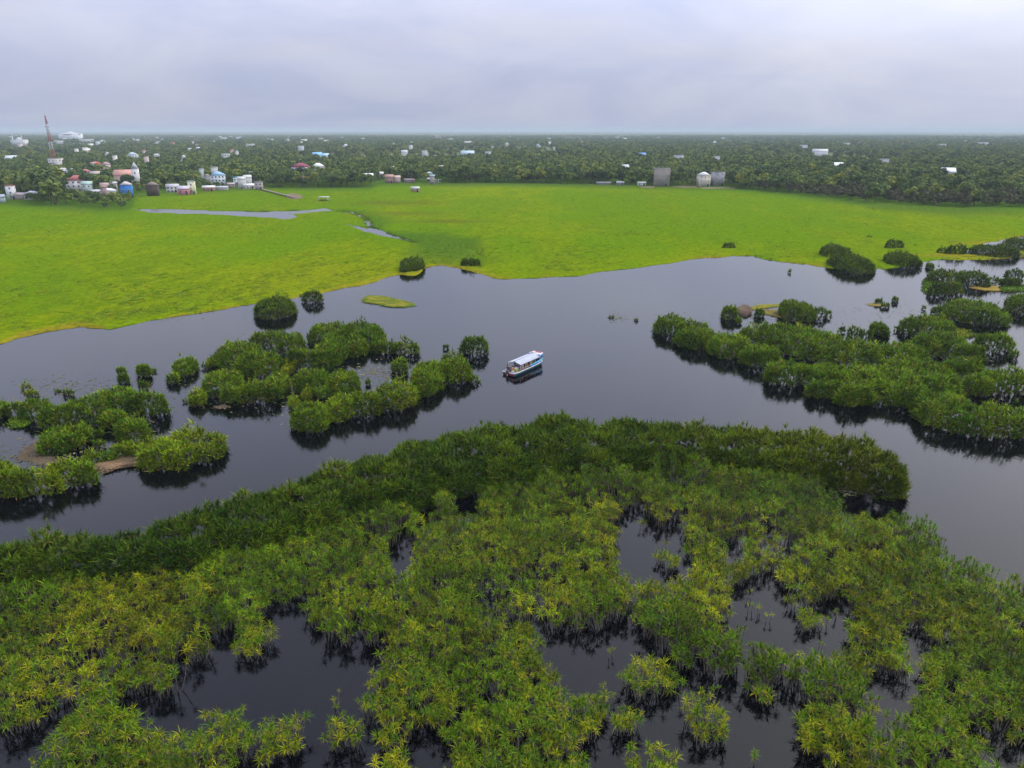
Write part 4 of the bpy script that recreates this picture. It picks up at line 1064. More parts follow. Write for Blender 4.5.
building('house', 'long low white house near the head of the boardwalk', 'house', 243, 254, 184, 4, (.60, .58, .55), 'gable', (.66, .64, .62), base=189, win=(1, 4, .7, .8), clear=40)
building('house', 'square pinkish grey house at the head of the boardwalk', 'house', 254.5, 262, 183, 5, (.40, .32, .32), 'flat', (.36, .34, .36), base=190, win=(2, 2, .8, .8), clear=40)
building('house', 'low grey house between the long white roof and the brown house', 'house', 215, 226, 186.5, 4, (.38, .36, .35), 'gable', (.40, .40, .42), base=190.2, clear=30)
building('house', 'tall narrow white house at the far left edge', 'house', 7, 14.5, 187, 9, (.70, .70, .70), 'flat', (.45, .22, .20), base=199.5, win=(3, 1, .7, .8), clear=40)
building('house', 'grey roofed house cut by the left edge', 'house', -8, 2, 195, 6, (.30, .36, .40), 'gable', (.30, .34, .38), base=203, clear=30)
building('shed', 'low red and brown shed right of the tall narrow white house', 'shed', 15, 24, 193, 5, (.34, .28, .27), 'gable', (.40, .34, .34), base=199.5, clear=30)
building('house', 'wide low house with pale lavender roof by the left trees', 'house', 24, 37, 191.5, 5, (.42, .40, .38), 'hip', (.52, .52, .60), base=199.8, win=(1, 4, .8, .8), clear=30)
building('house', 'tall white house with red roof among the left trees', 'house', 66, 84, 176.5, 11, (.72, .68, .67), 'hip', (.42, .14, .13), base=192, win=(3, 4, .9, 1), clear=70)
building('house', 'white annex with pale green roof beside the red roofed white house', 'house', 82, 91, 182, 8, (.50, .56, .54), 'gable', (.36, .48, .42), base=193, win=(2, 2, .8, .8), clear=60)
building('shed', 'small grey shed in front of the red roofed white house', 'shed', 89, 98, 190, 4, (.40, .38, .40), 'gable', (.42, .40, .44), base=196.5, clear=45)
building('house', 'long low white house left of the round shrub by the blue house', 'house', 99, 114, 189, 5, (.55, .54, .52), 'hip', (.66, .70, .74), base=196.5, win=(1, 4, .8, .8), clear=50)
# village by the clearing
building('house', 'red-brown house with gable by the smoky clearing', 'house', 385, 393, 175, 6, (.34, .20, .17), 'gable', (.36, .22, .18), base=183.2, win=(2, 2, .8, .8), clear=30)
building('house', 'pale house right of the red-brown house by the clearing', 'house', 393.5, 400, 176, 5, (.42, .34, .30), 'gable', (.50, .36, .32), base=183, clear=30)
building('house', 'wide low brown house at the clearing', 'house', 404, 414, 179, 4, (.24, .18, .17), 'gable', (.30, .22, .22), base=182.8, clear=30)
building('shed', 'white roofed shed right of the clearing, left of two', 'shed', 427, 432.5, 178, 4, (.35, .33, .32), 'gable', WH, base=182.5, clear=30)
building('shed', 'white roofed shed right of the clearing, right of two', 'shed', 435.5, 441, 179.5, 3, (.30, .30, .26), 'gable', WH, base=182.7, clear=30)
building('hut', 'small white roofed hut alone on the meadow below the clearing', 'hut', 411, 419, 187, 3, (.34, .24, .16), 'gable', WH, base=192.2, dep=4, clear=0, win=(1, 2, .6, .6))
# taller buildings rising out of the trees
building('church_hall', 'long pink roofed church hall among the left trees', 'church', 114, 134, 166.8, 12, (.55, .36, .30), 'gable', (.52, .27, .21), win=(1, 5, .9, 1.6))
ch = building('church_tower', 'white church tower with grey spire at the end of the pink hall', 'church tower', 133.5, 139.5, 166.5, 13, (.74, .72, .70), 'flat', (.45, .44, .46), d=(CAM_H - 12) * F / (166.8 - 131) - 3, win=(2, 1, .7, 1.4))
w_ = 5.0
MB().faces([(-2.2, -2.2, 13.2), (2.2, -2.2, 13.2), (2.2, 2.2, 13.2), (-2.2, 2.2, 13.2), (0, 0, 18)], [(0, 1, 4), (1, 2, 4), (2, 3, 4), (3, 0, 4), (0, 3, 2, 1)]).build('spire', cmat((.40, .40, .43)), ch)
building('house', 'bright red roofed house left of the church, upper one', 'house', 88, 100, 159, 9, (.40, .30, .28), 'hip', (.42, .10, .07), win=(2, 3, .9, .9))
building('house', 'white house with pinkish roof right of the bright red roof', 'house', 101, 110, 159.5, 9, (.68, .62, .60), 'hip', (.45, .30, .28))
building('house', 'dull red roofed house below the bright red roof', 'house', 79, 90, 166, 9, (.40, .24, .24), 'hip', (.38, .15, .15), win=(2, 3, .9, .9))
building('house', 'grey pink house beside the dull red roof', 'house', 91, 99, 168, 8.5, (.44, .36, .35), 'gable', (.42, .33, .32))
building('block', 'pale grey block with rounded look above the church', 'building', 127.5, 136.5, 150.5, 13, (.55, .62, .64), 'hip', (.50, .58, .60), win=(3, 4, 1, 1))
building('block', 'small white block far above the dark brown house', 'building', 222, 229.5, 152, 12.5, WH, 'flat', (.55, .56, .56), win=(3, 3, 1, 1))
building('house', 'pale house below the tower with flat roof', 'house', 49, 61, 156.5, 12, (.62, .60, .56), 'flat', (.50, .48, .45), win=(3, 4, .9, .9))
building('house', 'low grey house in front of the tower base', 'house', 53, 64, 165, 9, (.40, .38, .36), 'gable', (.42, .41, .42))
building('house', 'red roof at far left above the tall narrow house', 'house', 7, 14, 178.5, 8, (.34, .22, .20), 'hip', (.36, .14, .11))
building('house', 'grey white roof at far left in the trees', 'house', 5, 17, 153.5, 11, (.58, .60, .60), 'gable', (.62, .66, .66), dep=14)
building('house', 'narrow grey house above the white gabled house', 'house', 200, 204.5, 166, 10, (.45, .48, .45), 'flat', (.42, .44, .42))
building('house', 'pale square house behind the three storey house', 'house', 212, 218, 164.5, 11, (.52, .54, .52), 'flat', (.50, .50, .48))
building('house', 'pair of pale roofs behind the blue and white house, lower one', 'house', 238, 245, 173, 8.5, (.52, .52, .48), 'gable', (.52, .54, .50))
building('house', 'pair of pale roofs behind the blue and white house, upper one', 'house', 244, 251, 171.5, 8.5, (.56, .56, .52), 'gable', (.58, .58, .54))
building('hall', 'maroon roofed hall with white walls behind the left wood', 'hall', 291, 308, 160.5, 11, (.62, .56, .58), 'hip', (.30, .06, .10), win=(2, 6, 1, 1.2))
building('hall', 'wide white roofed hall right of the maroon roof', 'hall', 311, 324, 160.5, 10.5, (.50, .46, .46), 'hip', (.78, .79, .80), win=(1, 5, 1, 1.2))
building('hall', 'light blue roofed hall above the white roofed hall', 'hall', 312, 321, 150.5, 12, (.42, .48, .54), 'gable', (.20, .44, .66), dep=16)
building('hall', 'pale blue roof right of the light blue hall', 'hall', 321.5, 328, 151.5, 12, (.46, .52, .54), 'gable', (.34, .52, .62), dep=14)
building('house', 'flat white roof in the wood above the clearing, left', 'house', 363, 372.5, 170, 5.5, (.58, .60, .60), 'gable', (.78, .80, .80), dep=7)
building('house', 'small white roof in the wood above the clearing, upper', 'house', 388.5, 394, 163.5, 7.5, (.52, .52, .50), 'gable', (.70, .70, .68), dep=8)
building('house', 'small pale roof in the wood just above the red-brown house', 'house', 378.5, 383, 168.5, 5.5, (.52, .46, .42), 'gable', (.64, .62, .58), dep=7)
building('house', 'pale green roofed house at the edge of the smoke', 'house', 425, 433, 168.5, 5.5, (.44, .50, .46), 'hip', (.42, .54, .48))
building('house', 'brown and pale house right of the smoke', 'house', 439, 448, 162.5, 7.5, (.44, .36, .30), 'gable', (.50, .42, .36))
for (x0_, x1_, y_, lab, wl, rl) in (
        (675, 684, 153.5, 'white house in the wood above the brown tower', WH, WH), (713, 720, 154.5, 'white block in the wood above the grey tower pair', WH, WH),
        (638, 646, 151, 'pale house with blue roof in the wood above the white shed', (.55, .58, .62), (.10, .26, .62)), (623, 629, 162, 'low white roof in the wood left of the brown tower', (.55, .56, .56), WH),
        (833, 844, 160, 'white two storey house in the right wood, left one', (.74, .74, .73), (.70, .70, .70)), (881, 889, 157, 'white house with stepped roof in the right wood, middle one', WH, WH),
        (945, 956.5, 165, 'white flat house in the right wood, lower right one', WH, (.66, .67, .68)), (801, 807.5, 144, 'white block far in the right wood, left of two', WH, WH),
        (844, 850, 142, 'white block far in the right wood, right of two', WH, WH), (979, 988, 141.5, 'white building far out near the right edge', WH, WH),
        (814, 828, 147.5, 'row of white roofs far in the right wood', (.60, .60, .60), WH), (940, 946, 143, 'tiny white roof far out right of centre', WH, WH),
        (464, 473, 140.5, 'pinkish white block far out in the town centre', (.62, .50, .48), WH), (435, 441, 136.5, 'white slanting block far out in the town', WH, WH),
        (443, 447, 136, 'reddish block far out in the town', (.45, .28, .28), RED), (447.5, 453, 138, 'white block right of the reddish far block', WH, WH),
        (485, 491, 150, 'white peaked house above the town clearing', WH, WH), (461, 474, 149, 'low blue grey roof in the middle distance', (.40, .48, .52), (.42, .52, .58)),
        (337, 343, 136.5, 'white block far out above the blue halls', WH, WH), (246, 254, 143, 'white L shaped house far left of centre', WH, WH), (156, 160, 140.5, 'white gabled house far above the church', WH, WH),
        (319, 323, 137.5, 'white cube far out above the maroon roof', WH, WH), (615, 619, 136.5, 'white cube far out near the middle', WH, WH), (657, 660, 136.5, 'white tower far out above the brown tower', WH, WH),
        (422, 427, 149, 'white roof in the middle distance above the smoke', WH, WH), (401, 407, 148.5, 'pale roof in the middle distance left of the smoke', (.5, .5, .5), ROOFG),
        (80, 92, 138.5, 'long white hall far left beyond the tower', WH, WH), (220, 226, 137, 'white block far left in the town', WH, WH), (54, 62, 140, 'low white block right of the twin minarets', WH, WH)):
    building('far_house', lab, 'house', x0_, x1_, y_, 12.5 if y_ < 150 else 11, wl, 'flat' if rl == wl else 'gable', rl, group='pale houses among the trees', dep=14)
# big pale arena roof and twin minaret building near the horizon
d = 3300.0
rt = thing('arena', 'wide white domed arena on the horizon at far left', 'arena', ((94.5 - 512) * d / F, d, 0))
CLEAR.append(((94.5 - 512) * d / F, d, 48, 500, 40))
MB().box((0, 0, 14), (78, 50, 28)).build('wall', cmat((.66, .68, .70)), rt)
m = MB(); m.ball((0, 0, 27), (44, 30, 5), 16); m.build('wing_roof', M['white'], rt, True)
m = MB(); m.ball((0, 0, 29), (18, 16, 8), 16); m.build('dome', M['white'], rt, True)
d = 2000.0
rt = thing('mosque', 'white building with two slim minarets left of the red tower', 'mosque', ((45 - 512) * d / F, d, 0))
CLEAR.append(((45 - 512) * d / F, d, 24, 500, 40))
MB().box((0, 0, 9), (32, 24, 18)).build('wall', M['white'], rt)
m = MB(); m.ball((0, 0, 18), (7, 7, 6), 12); m.build('dome', M['white'], rt, True)
for x in (-13, 11):
    f = MB().tube([(x, -6, 0), (x, -6, 27)], [1.6, 1.3], 8).build('minaret', M['white'], rt)
    MB().tube([(x, -6, 27), (x, -6, 33)], [1.7, .05], 8).build('cap', M['white'], f)
# random far town
fr = random.Random(3)
for k in range(80):
    px = fr.choice([fr.uniform(2, 300), fr.uniform(2, 560), fr.uniform(140, 560), fr.uniform(560, 1020)]) if k % 5 else fr.uniform(60, 250)
    yt = fr.choice([fr.uniform(134.5, 139), fr.uniform(135.5, 143), fr.uniform(139, 158) if px < 420 else fr.uniform(136, 146)])
    hh_ = fr.uniform(11, 14)
    ww = fr.uniform(1.6, 4.2) * (1.4 if fr.random() < .2 else 1)
    wl = fr.choice([WH, WH, (.55, .55, .56), (.5, .42, .38), (.6, .56, .5)]); rl = fr.choice([wl, wl, ROOFG, (.34, .13, .10), ZINC, (.30, .42, .50)])
    cw = {WH: 'white', ROOFG: 'grey', (.34, .13, .10): 'red', ZINC: 'zinc', (.30, .42, .50): 'blue-grey'}.get(rl, 'pale')
    zone = 'beyond the left houses' if px < 140 else 'beyond the striped house' if px < 262 else 'beyond the maroon hall' if px < 376 else 'beyond the clearing' if px < 600 else 'beyond the towers' if px < 800 else 'beyond the right wood'
    building('far_house', 'tiny ' + cw + ' roofed building far out ' + zone, 'house', px, px + ww, yt, hh_, wl, fr.choice(['flat', 'gable', 'hip']), rl, group='small far town buildings', dep=fr.uniform(8, 15), clear=None if fr.random() < .6 else 60)

for k in range(60):
    px = fr.uniform(2, 262) if k % 4 else fr.uniform(262, 560)
    yt = fr.uniform(150, 182) if px < 130 else fr.uniform(146, 172)
    H2 = fr.uniform(6.5, 9.0); ww = fr.uniform(4, 9) * (1.0 if yt > 160 else .6)
    wl = fr.choice([(.40, .38, .36), (.34, .30, .27), (.44, .42, .40), (.38, .26, .24)]); rl = fr.choice([(.30, .13, .10), (.34, .20, .17), ROOFG, (.34, .35, .37), (.46, .46, .46), (.26, .34, .36), (.40, .30, .26)])
    cw = {(.30, .13, .10): 'red', (.34, .20, .17): 'brown-red', ROOFG: 'grey', (.34, .35, .37): 'dark grey', (.46, .46, .46): 'pale', (.26, .34, .36): 'teal grey', (.40, .30, .26): 'tan'}[rl]
    zone = 'among the left trees' if px < 75 else 'near the church' if px < 150 else 'above the meadow houses' if px < 262 else 'behind the maroon hall' if px < 376 else 'in the wood behind the clearing'
    building('town_house', 'small ' + cw + ' roof ' + zone, 'house', px, px + ww, yt, H2, wl, fr.choice(['gable', 'hip', 'gable']), rl, group='small roofs of the town', clear=18, keep=1.0)

# telecom tower: four tapering legs with cross braces in red and white bands
d = 705.0
tw = thing('lattice_tower', 'tall red and white lattice tower above the town at left', 'tower', ((57 - 512) * project(0, d, 0)[2] / F, d, .2), .3)
M['tw_red'] = mat('tower_red', (.34, .11, .09), .6, .3); M['tw_white'] = mat('tower_white', (.52, .50, .50), .6, .3)
TH_, bands = 53.0, 7
for bnd in range(bands):
    za, zb = TH_ * bnd / bands, TH_ * (bnd + 1) / bands
    hw = lambda z: 2.1 * (1 - z / TH_) ** 1.15 + .36
    m = MB()
    for sx in (-1, 1):
        for sy in (-1, 1):
            m.tube([(sx * hw(za), sy * hw(za), za), (sx * hw(zb), sy * hw(zb), zb - .02)], .12, 5)
    for st in range(3):
        z0_, z1_ = za + (zb - za) * st / 3, za + (zb - za) * (st + 1) / 3
        for (ax, ay, bx_, by_) in ((-1, -1, 1, -1), (1, -1, 1, 1), (1, 1, -1, 1), (-1, 1, -1, -1)):
            m.tube([(ax * hw(z0_), ay * hw(z0_), z0_), (bx_ * hw(z1_), by_ * hw(z1_), z1_)], .07, 4)
            m.tube([(bx_ * hw(z0_), by_ * hw(z0_), z0_), (ax * hw(z1_), ay * hw(z1_), z1_)], .07, 4)
            m.tube([(ax * hw(z1_), ay * hw(z1_), z1_ - .05), (bx_ * hw(z1_), by_ * hw(z1_), z1_ - .05)], .09, 4)
    m.build('lattice_section', M['tw_red'] if bnd % 2 == (bands - 1) % 2 else M['tw_white'], tw)
for (z, a) in ((44, 0), (41, 2.1), (44, 4.2), (48, 1)):
    MB().tube([(math.cos(a) * 1.0, math.sin(a) * 1.0, z), (math.cos(a) * 1.5, math.sin(a) * 1.5, z)], .75, 10).build('dish_antenna', M['tw_white'], tw)
MB().tube([(0, 0, TH_), (0, 0, TH_ + 4)], .12, 5).build('mast', M['tw_white'], tw)

# boardwalk, landing platform and dirt bank on the meadow
A = np.array(gp(262, 190.5)); B = np.array(gp(296, 199.5)); Lb = np.hypot(*(B - A)); ang = math.atan2(B[1] - A[1], B[0] - A[0])
bw = thing('boardwalk', 'grey plank boardwalk running from the pinkish house onto the meadow', 'boardwalk', (A[0], A[1], .3), ang)
pm = MB().box((0, 0, 0), (1.55, 2.6, .10)).mesh('plank', [mat('old_wood', (.20, .18, .14), .9, .1, 2.0, .3)])
for k in range(int(Lb / 1.65)):
    o = ob('plank', pm, bw, (k * 1.65, 0, .75 + random.uniform(-.03, .03)))
for k in range(int(Lb / 6)):
    MB().tube([(k * 6, -1.1, -.6), (k * 6, -1.1, .7)], .12, 5).build('post', M['bark'], bw)
c = gp(324, 201.3)
pl_ = thing('landing_stage', 'white roofed landing stage standing alone in the green meadow', 'landing stage', (c[0], c[1], .3))
MB().box((0, 0, 2.3), (6.2, 3.6, .25)).build('roof', M['white'], pl_)
for x in (-2.8, 2.8):
    for y in (-1.5, 1.5): MB().box((x, y, 1.0), (.3, .3, 2.35)).build('post', M['white'], pl_)
MB().box((0, 0, .5), (6, 3.4, .15)).build('deck', M['bark'], pl_)
for (pts, lab) in (([(284, 196), (292, 193.5), (300, 195), (303, 198), (296, 200), (288, 199)], 'brown bare soil patch at the end of the boardwalk'), ([(672, 187.2), (684, 185.6), (697, 186.2), (697, 188), (684, 188.4)], 'reddish bare soil strip between the brown and cream towers'),
                   ([(640, 187.2), (654, 186.8), (654, 188.4), (642, 188.4)], 'pale bare soil strip left of the brown tower'), ([(700, 188), (734, 187.6), (736, 189.2), (704, 189.4)], 'pale soil strip in front of the tower pair')):
    o = mat_patch('soil_patch', lab, 'soil', pts, (.15, .13, .06), (.19, .15, .09), .1); o.location.z = .42

# ------------------------------------------------------------------ trees
r = np.random.default_rng(33)
tp = []
y = 300.0
while y < 5200:
    s = 6.2 if y < 900 else 6.2 * (y / 900) ** .72
    half = .76 * y + 40
    xs = np.arange(-half, half, s) + r.uniform(-.45, .45, len(np.arange(-half, half, s))) * s
    ys = y + r.uniform(-.45, .45, len(xs)) * s
    tp.append(np.stack([xs, ys, np.full(len(xs), s)], 1)); y += s * .95
tp = np.concatenate(tp)
ed = fedge_y(tp[:, 0], tp[:, 1])
tp = tp[tp[:, 1] > ed + r.uniform(0, 5, len(ed))]; ed = fedge_y(tp[:, 0], tp[:, 1])
scale = (tp[:, 2] / 6.2) ** .28 * r.uniform(.62, 1.22, len(tp)) * (.8 + .45 * fbm(tp[:, 0] * .012, tp[:, 1] * .008, 3))
scale = np.minimum(scale, 1.45)
ppx = 512 + F * tp[:, 0] / project(tp[:, 0], tp[:, 1], 0)[2]; ppy = project(tp[:, 0], tp[:, 1], 0)[1]
kind = r.choice(len(TREE), len(tp), p=[.12] * 5 + [.075] * 3 + [.02] * 3 + [.0575] * 2)
scr = (ppx > 735) & (r.random(len(tp)) < np.clip(1.15 - (tp[:, 1] - ed) / 130, .12, .93)) & (r.random(len(tp)) < np.clip((ppx - 735) / 80, 0, 1))
kind[scr] = r.integers(8, 11, scr.sum())
kind[(kind >= 11) & (ppx > 700)] = 1
low = (ppx > 60) & (ppx < 132) & (ppy > 193); scale[low] *= .55
low = (ppx > 132) & (ppx < 262) & (tp[:, 1] - ed < 25); scale[low] *= .5
low = (ppx > 376) & (ppx < 400) & (tp[:, 1] - ed < 40); scale[low] *= .4
low = (ppx < 38) & (tp[:, 1] - ed < 40); scale[low] *= .5
big = (ppx > 36) & (ppx < 60) & (ppy > 190); scale[big] *= 1.25
keep = np.ones(len(tp), bool)
for (bx, by, hw_, cl, dp) in CLEAR:
    dy_ = by - tp[:, 1]
    inx = np.abs(tp[:, 0] - bx * tp[:, 1] / by) < hw_
    keep &= ~(inx & (dy_ < 3.5) & (dy_ > -dp - 3))
    c_ = inx & (dy_ >= 3.5) & (dy_ < cl)
    keep &= ~(c_ & (dy_ < cl * .5) & (r.random(len(tp)) < .6))
    # nearer to the house only low growth keeps its windows free
    lim = np.clip(.24 + .55 * dy_ / max(cl, 1), .2, 1)
    scale[c_] = np.minimum(scale[c_], lim[c_])
fieldn = fbm(tp[:, 0] * .0042 + 8, tp[:, 1] * .0018 + 2, 3)
keep &= ~((tp[:, 1] > 950) & (fieldn > .55) & (r.random(len(tp)) < .9))
keep &= ~((ppx > 376) & (ppx < 402) & (tp[:, 1] - ed < 22))
tp, scale, kind, ppx, ppy, ed = tp[keep], scale[keep], kind[keep], ppx[keep], ppy[keep], ed[keep]
rotz = r.random(len(tp)) * 6.283
inv = (ppx > 0) & (ppx < 1024)
front = np.argsort(np.where(inv, tp[:, 1] / np.maximum(scale, .3) + (tp[:, 1] - ed) * 2.5, 1e9))[:298]
fs = set(front.tolist())
def t_label(k, px, n):
    zs = ((38, 'by the tall narrow white house'), (62, 'beside the lavender roofed house'), (135, 'in front of the left houses'), (200, 'behind the striped house'), (262, 'near the head of the boardwalk'), (320, 'right of the boardwalk'), (376, 'left of the clearing'), (440, 'by the clearing'),
          (520, 'right of the clearing'), (600, 'behind the centre meadow'), (654, 'behind the low sheds'), (735, 'behind the towers'), (800, 'right of the towers'), (880, 'along the right meadow edge'), (960, 'below the white house in the right wood'), (1100, 'at the right end of the wood'))
    z = next(t for x, t in zs if px < x)
    return TREE[k][2] + ' ' + z, 'front trees ' + z
for n_, i in enumerate(front):
    cr, tk, lab, nm = TREE[kind[i]]
    lab, grp = t_label(kind[i], ppx[i], n_)
    root = thing(nm, lab, 'tree', (tp[i, 0], tp[i, 1], .25), rotz[i], grp); root.scale = (scale[i],) * 3
    ob('trunk', tk, root); ob('crown', cr, root)
# two shrubs standing out in front of the blue house
for (px, py, s_, lab) in ((122, 209.5, .62, 'round dark shrub at the stream mouth below the blue house'), (105, 209, .45, 'low dark shrub left of the round shrub by the stream')):
    c = gp(px, py); root = thing('shrub', lab, 'shrub', (c[0], c[1], .2)); root.scale = (s_ * 1.5, s_ * 1.1, s_)
    ob('trunk', TREE[8][1], root); ob('crown', TREE[0][0], root).location = (0, 0, -1.6)
restm = np.array([i not in fs for i in range(len(tp))])
rp, rs, rk, rr_ = tp[restm], scale[restm], kind[restm], rotz[restm]
me = bpy.data.meshes.new('distant_wood'); me.vertices.add(len(rp))
me.vertices.foreach_set('co', np.stack([rp[:, 0], rp[:, 1], np.full(len(rp), .25)], 1).astype(np.float32).ravel())
for nm, ty, val in (('k', 'INT', rk.astype(np.int32)), ('s', 'FLOAT', rs.astype(np.float32)), ('rz', 'FLOAT', rr_.astype(np.float32))):
    a = me.attributes.new(nm, ty, 'POINT'); a.data.foreach_set('value', val)
wood = tag(ob('distant_wood', me), 'wide green wood reaching from the meadow edge to the horizon', 'wood', kind='stuff')
ng = bpy.data.node_groups.new('scatter_wood', 'GeometryNodeTree')
ng.interface.new_socket('Geometry', in_out='INPUT', socket_type='NodeSocketGeometry'); ng.interface.new_socket('Geometry', in_out='OUTPUT', socket_type='NodeSocketGeometry')
gi = N(ng, 'NodeGroupInput'); go = N(ng, 'NodeGroupOutput'); jn = N(ng, 'GeometryNodeJoinGeometry')
def attr(nm, ty):
    n = N(ng, 'GeometryNodeInputNamedAttribute', data_type=ty); n.inputs['Name'].default_value = nm; return n
first = {}
for o in sc.objects:
    if o.name.startswith('crown') and o.data.name not in first: first[o.data.name] = o
ak = attr('k', 'INT'); as_ = attr('s', 'FLOAT'); ar = attr('rz', 'FLOAT')
cx = N(ng, 'ShaderNodeCombineXYZ'); L(ng, ar.outputs[0], cx.inputs[2])
for k, tr in enumerate(TREE):
    src = first.get(tr[0].name)
    if src is None:                      # every kind stands somewhere in the front row
        src = first[TREE[(k + 1) % 5][0].name] if TREE[(k + 1) % 5][0].name in first else list(first.values())[0]
    oi = N(ng, 'GeometryNodeObjectInfo', transform_space='ORIGINAL'); oi.inputs['Object'].default_value = src; oi.inputs['As Instance'].default_value = True
    cmp_ = N(ng, 'FunctionNodeCompare', data_type='INT', operation='EQUAL'); L(ng, ak.outputs[0], cmp_.inputs[2]); cmp_.inputs[3].default_value = k
    ip = N(ng, 'GeometryNodeInstanceOnPoints')
    L(ng, gi.outputs[0], ip.inputs['Points']); L(ng, oi.outputs['Geometry'], ip.inputs['Instance']); L(ng, cmp_.outputs[0], ip.inputs['Selection'])
    L(ng, cx.outputs[0], ip.inputs['Rotation']); L(ng, as_.outputs[0], ip.inputs['Scale'])
    L(ng, ip.outputs[0], jn.inputs[0])
L(ng, jn.outputs[0], go.inputs[0])
md = wood.modifiers.new('scatter', 'NODES'); md.node_group = ng
# beyond five kilometres single trees are too small to see: a rolling canopy
ys = np.concatenate([np.linspace(4700, 9000, 90), np.linspace(9200, 40000, 60)]); us = np.linspace(-.85, .85, 420)
X = us[None] * ys[:, None]; Yy = np.repeat(ys[:, None], len(us), 1)
zz = 5.5 + 7 * fbm(X.ravel() * .011, Yy.ravel() * .011, 3) + r.uniform(-1.2, 1.2, X.size)
zz = zz.reshape(X.shape); zz[0] = .2
idx = np.arange(X.size).reshape(X.shape)
a, b, c2, d2 = idx[:-1, :-1].ravel(), idx[:-1, 1:].ravel(), idx[1:, 1:].ravel(), idx[1:, :-1].ravel()
cn = fbm(X.ravel() * .004, Yy.ravel() * .0012, 4)
Cc = mixv(np.array((.04, .07, .02))[None], np.array((.09, .115, .03))[None], sm(cn + r.uniform(-.15, .15, cn.size), .35, .65))
tag(ob('far_canopy', np_mesh('far_canopy', np.stack([X.ravel(), Yy.ravel(), zz.ravel()], 1), np.concatenate([np.stack([a, b, c2], 1), np.stack([a, c2, d2], 1)]), Cc, [vcol_mat('canopy', nscale=.05, var=.3, bump=0)])), 'far rolling tree canopy along the horizon', 'wood', kind='stuff')

# ------------------------------------------------------------------ marsh grass standing on the meadow
M['grass'] = tree_leaf_mat('marsh_grass', [(0, (.085, .17, .003)), (.4, (.13, .225, .002)), (.75, (.19, .265, .002)), (.93, (.26, .28, .004)), (1, (.28, .23, .03))])
def tuft_geo(seed, n=22, w=1.2, h=.30):
    r_ = random.Random(seed); V = []; T = []; C = []
    for k in range(n):
        a_ = r_.uniform(0, 6.283); q = w * .5 * math.sqrt(r_.random()); x, y = q * math.cos(a_), q * math.sin(a_)
        hh2 = h * r_.uniform(.5, 1.15); ln = r_.uniform(.15, .45); ww2 = r_.uniform(.06, .13); b_ = a_ + r_.uniform(-1, 1); k0 = len(V); br = r_.uniform(.7, 1.3)
        sx, sy = -math.sin(b_) * ww2, math.cos(b_) * ww2
        V += [(x - sx, y - sy, -.1), (x + sx, y + sy, -.1), (x + math.cos(b_) * ln, y + math.sin(b_) * ln, hh2)]; C += [(0, br, 0)] * 3
        T.append((k0, k0 + 1, k0 + 2))
    return np.array(V), np.array(T), np.array(C)
gr_ = np.random.default_rng(8)
n_t = 150000
u_ = gr_.uniform(-.78, .78, n_t); yy = 1 / gr_.uniform(1 / 520., 1 / 125., n_t)
G = np.stack([u_ * yy, yy], 1)
gs = sdist(G, MEADOW)
for S in (S1, S2): gs = np.minimum(gs, -sdist(G, S))
gs = gs + (fbm(G[:, 0] * .13, G[:, 1] * .13, 5) - 0.5) * 5.0
gd = fbm(G[:, 0] * .06 + 31, G[:, 1] * .03 + 7, 4)
okg = (gs > .25) & (G[:, 1] < fedge_y(G[:, 0], G[:, 1]) + 2) & (gr_.random(n_t) < .15 + .5 * sm(gd, .30, .75)) & (gs > .8)
G = G[okg]; gs = gs[okg]
gsc = gr_.uniform(.45, 1.15, len(G)) * (.65 + .7 * fbm(G[:, 0] * .04, G[:, 1] * .02, 3)) * np.where(gs < 2.5, .8, 1.0)
tufts = []
for k, (px, py) in enumerate(((300, 296.5), (440, 264.5), (640, 266.5))):
    c = gp(px, py); t_ = thing('grass_tuft', ('tuft of tall marsh grass at the shore by the small round dark bush', 'tuft of tall marsh grass at the shore in the notch of the bay', 'tuft of tall marsh grass on the shore right of the centre bay')[k], 'grass', (c[0], c[1] + 1.2, .25), group='grass tufts on the shore')
    tufts.append(ob('blades', np_mesh('blades', *tuft_geo(k), [M['grass']]), t_))
    ob('stubble', np_mesh('stubble', *tuft_geo(k + 9, 10, .5, .25), [M['grass']]), t_)
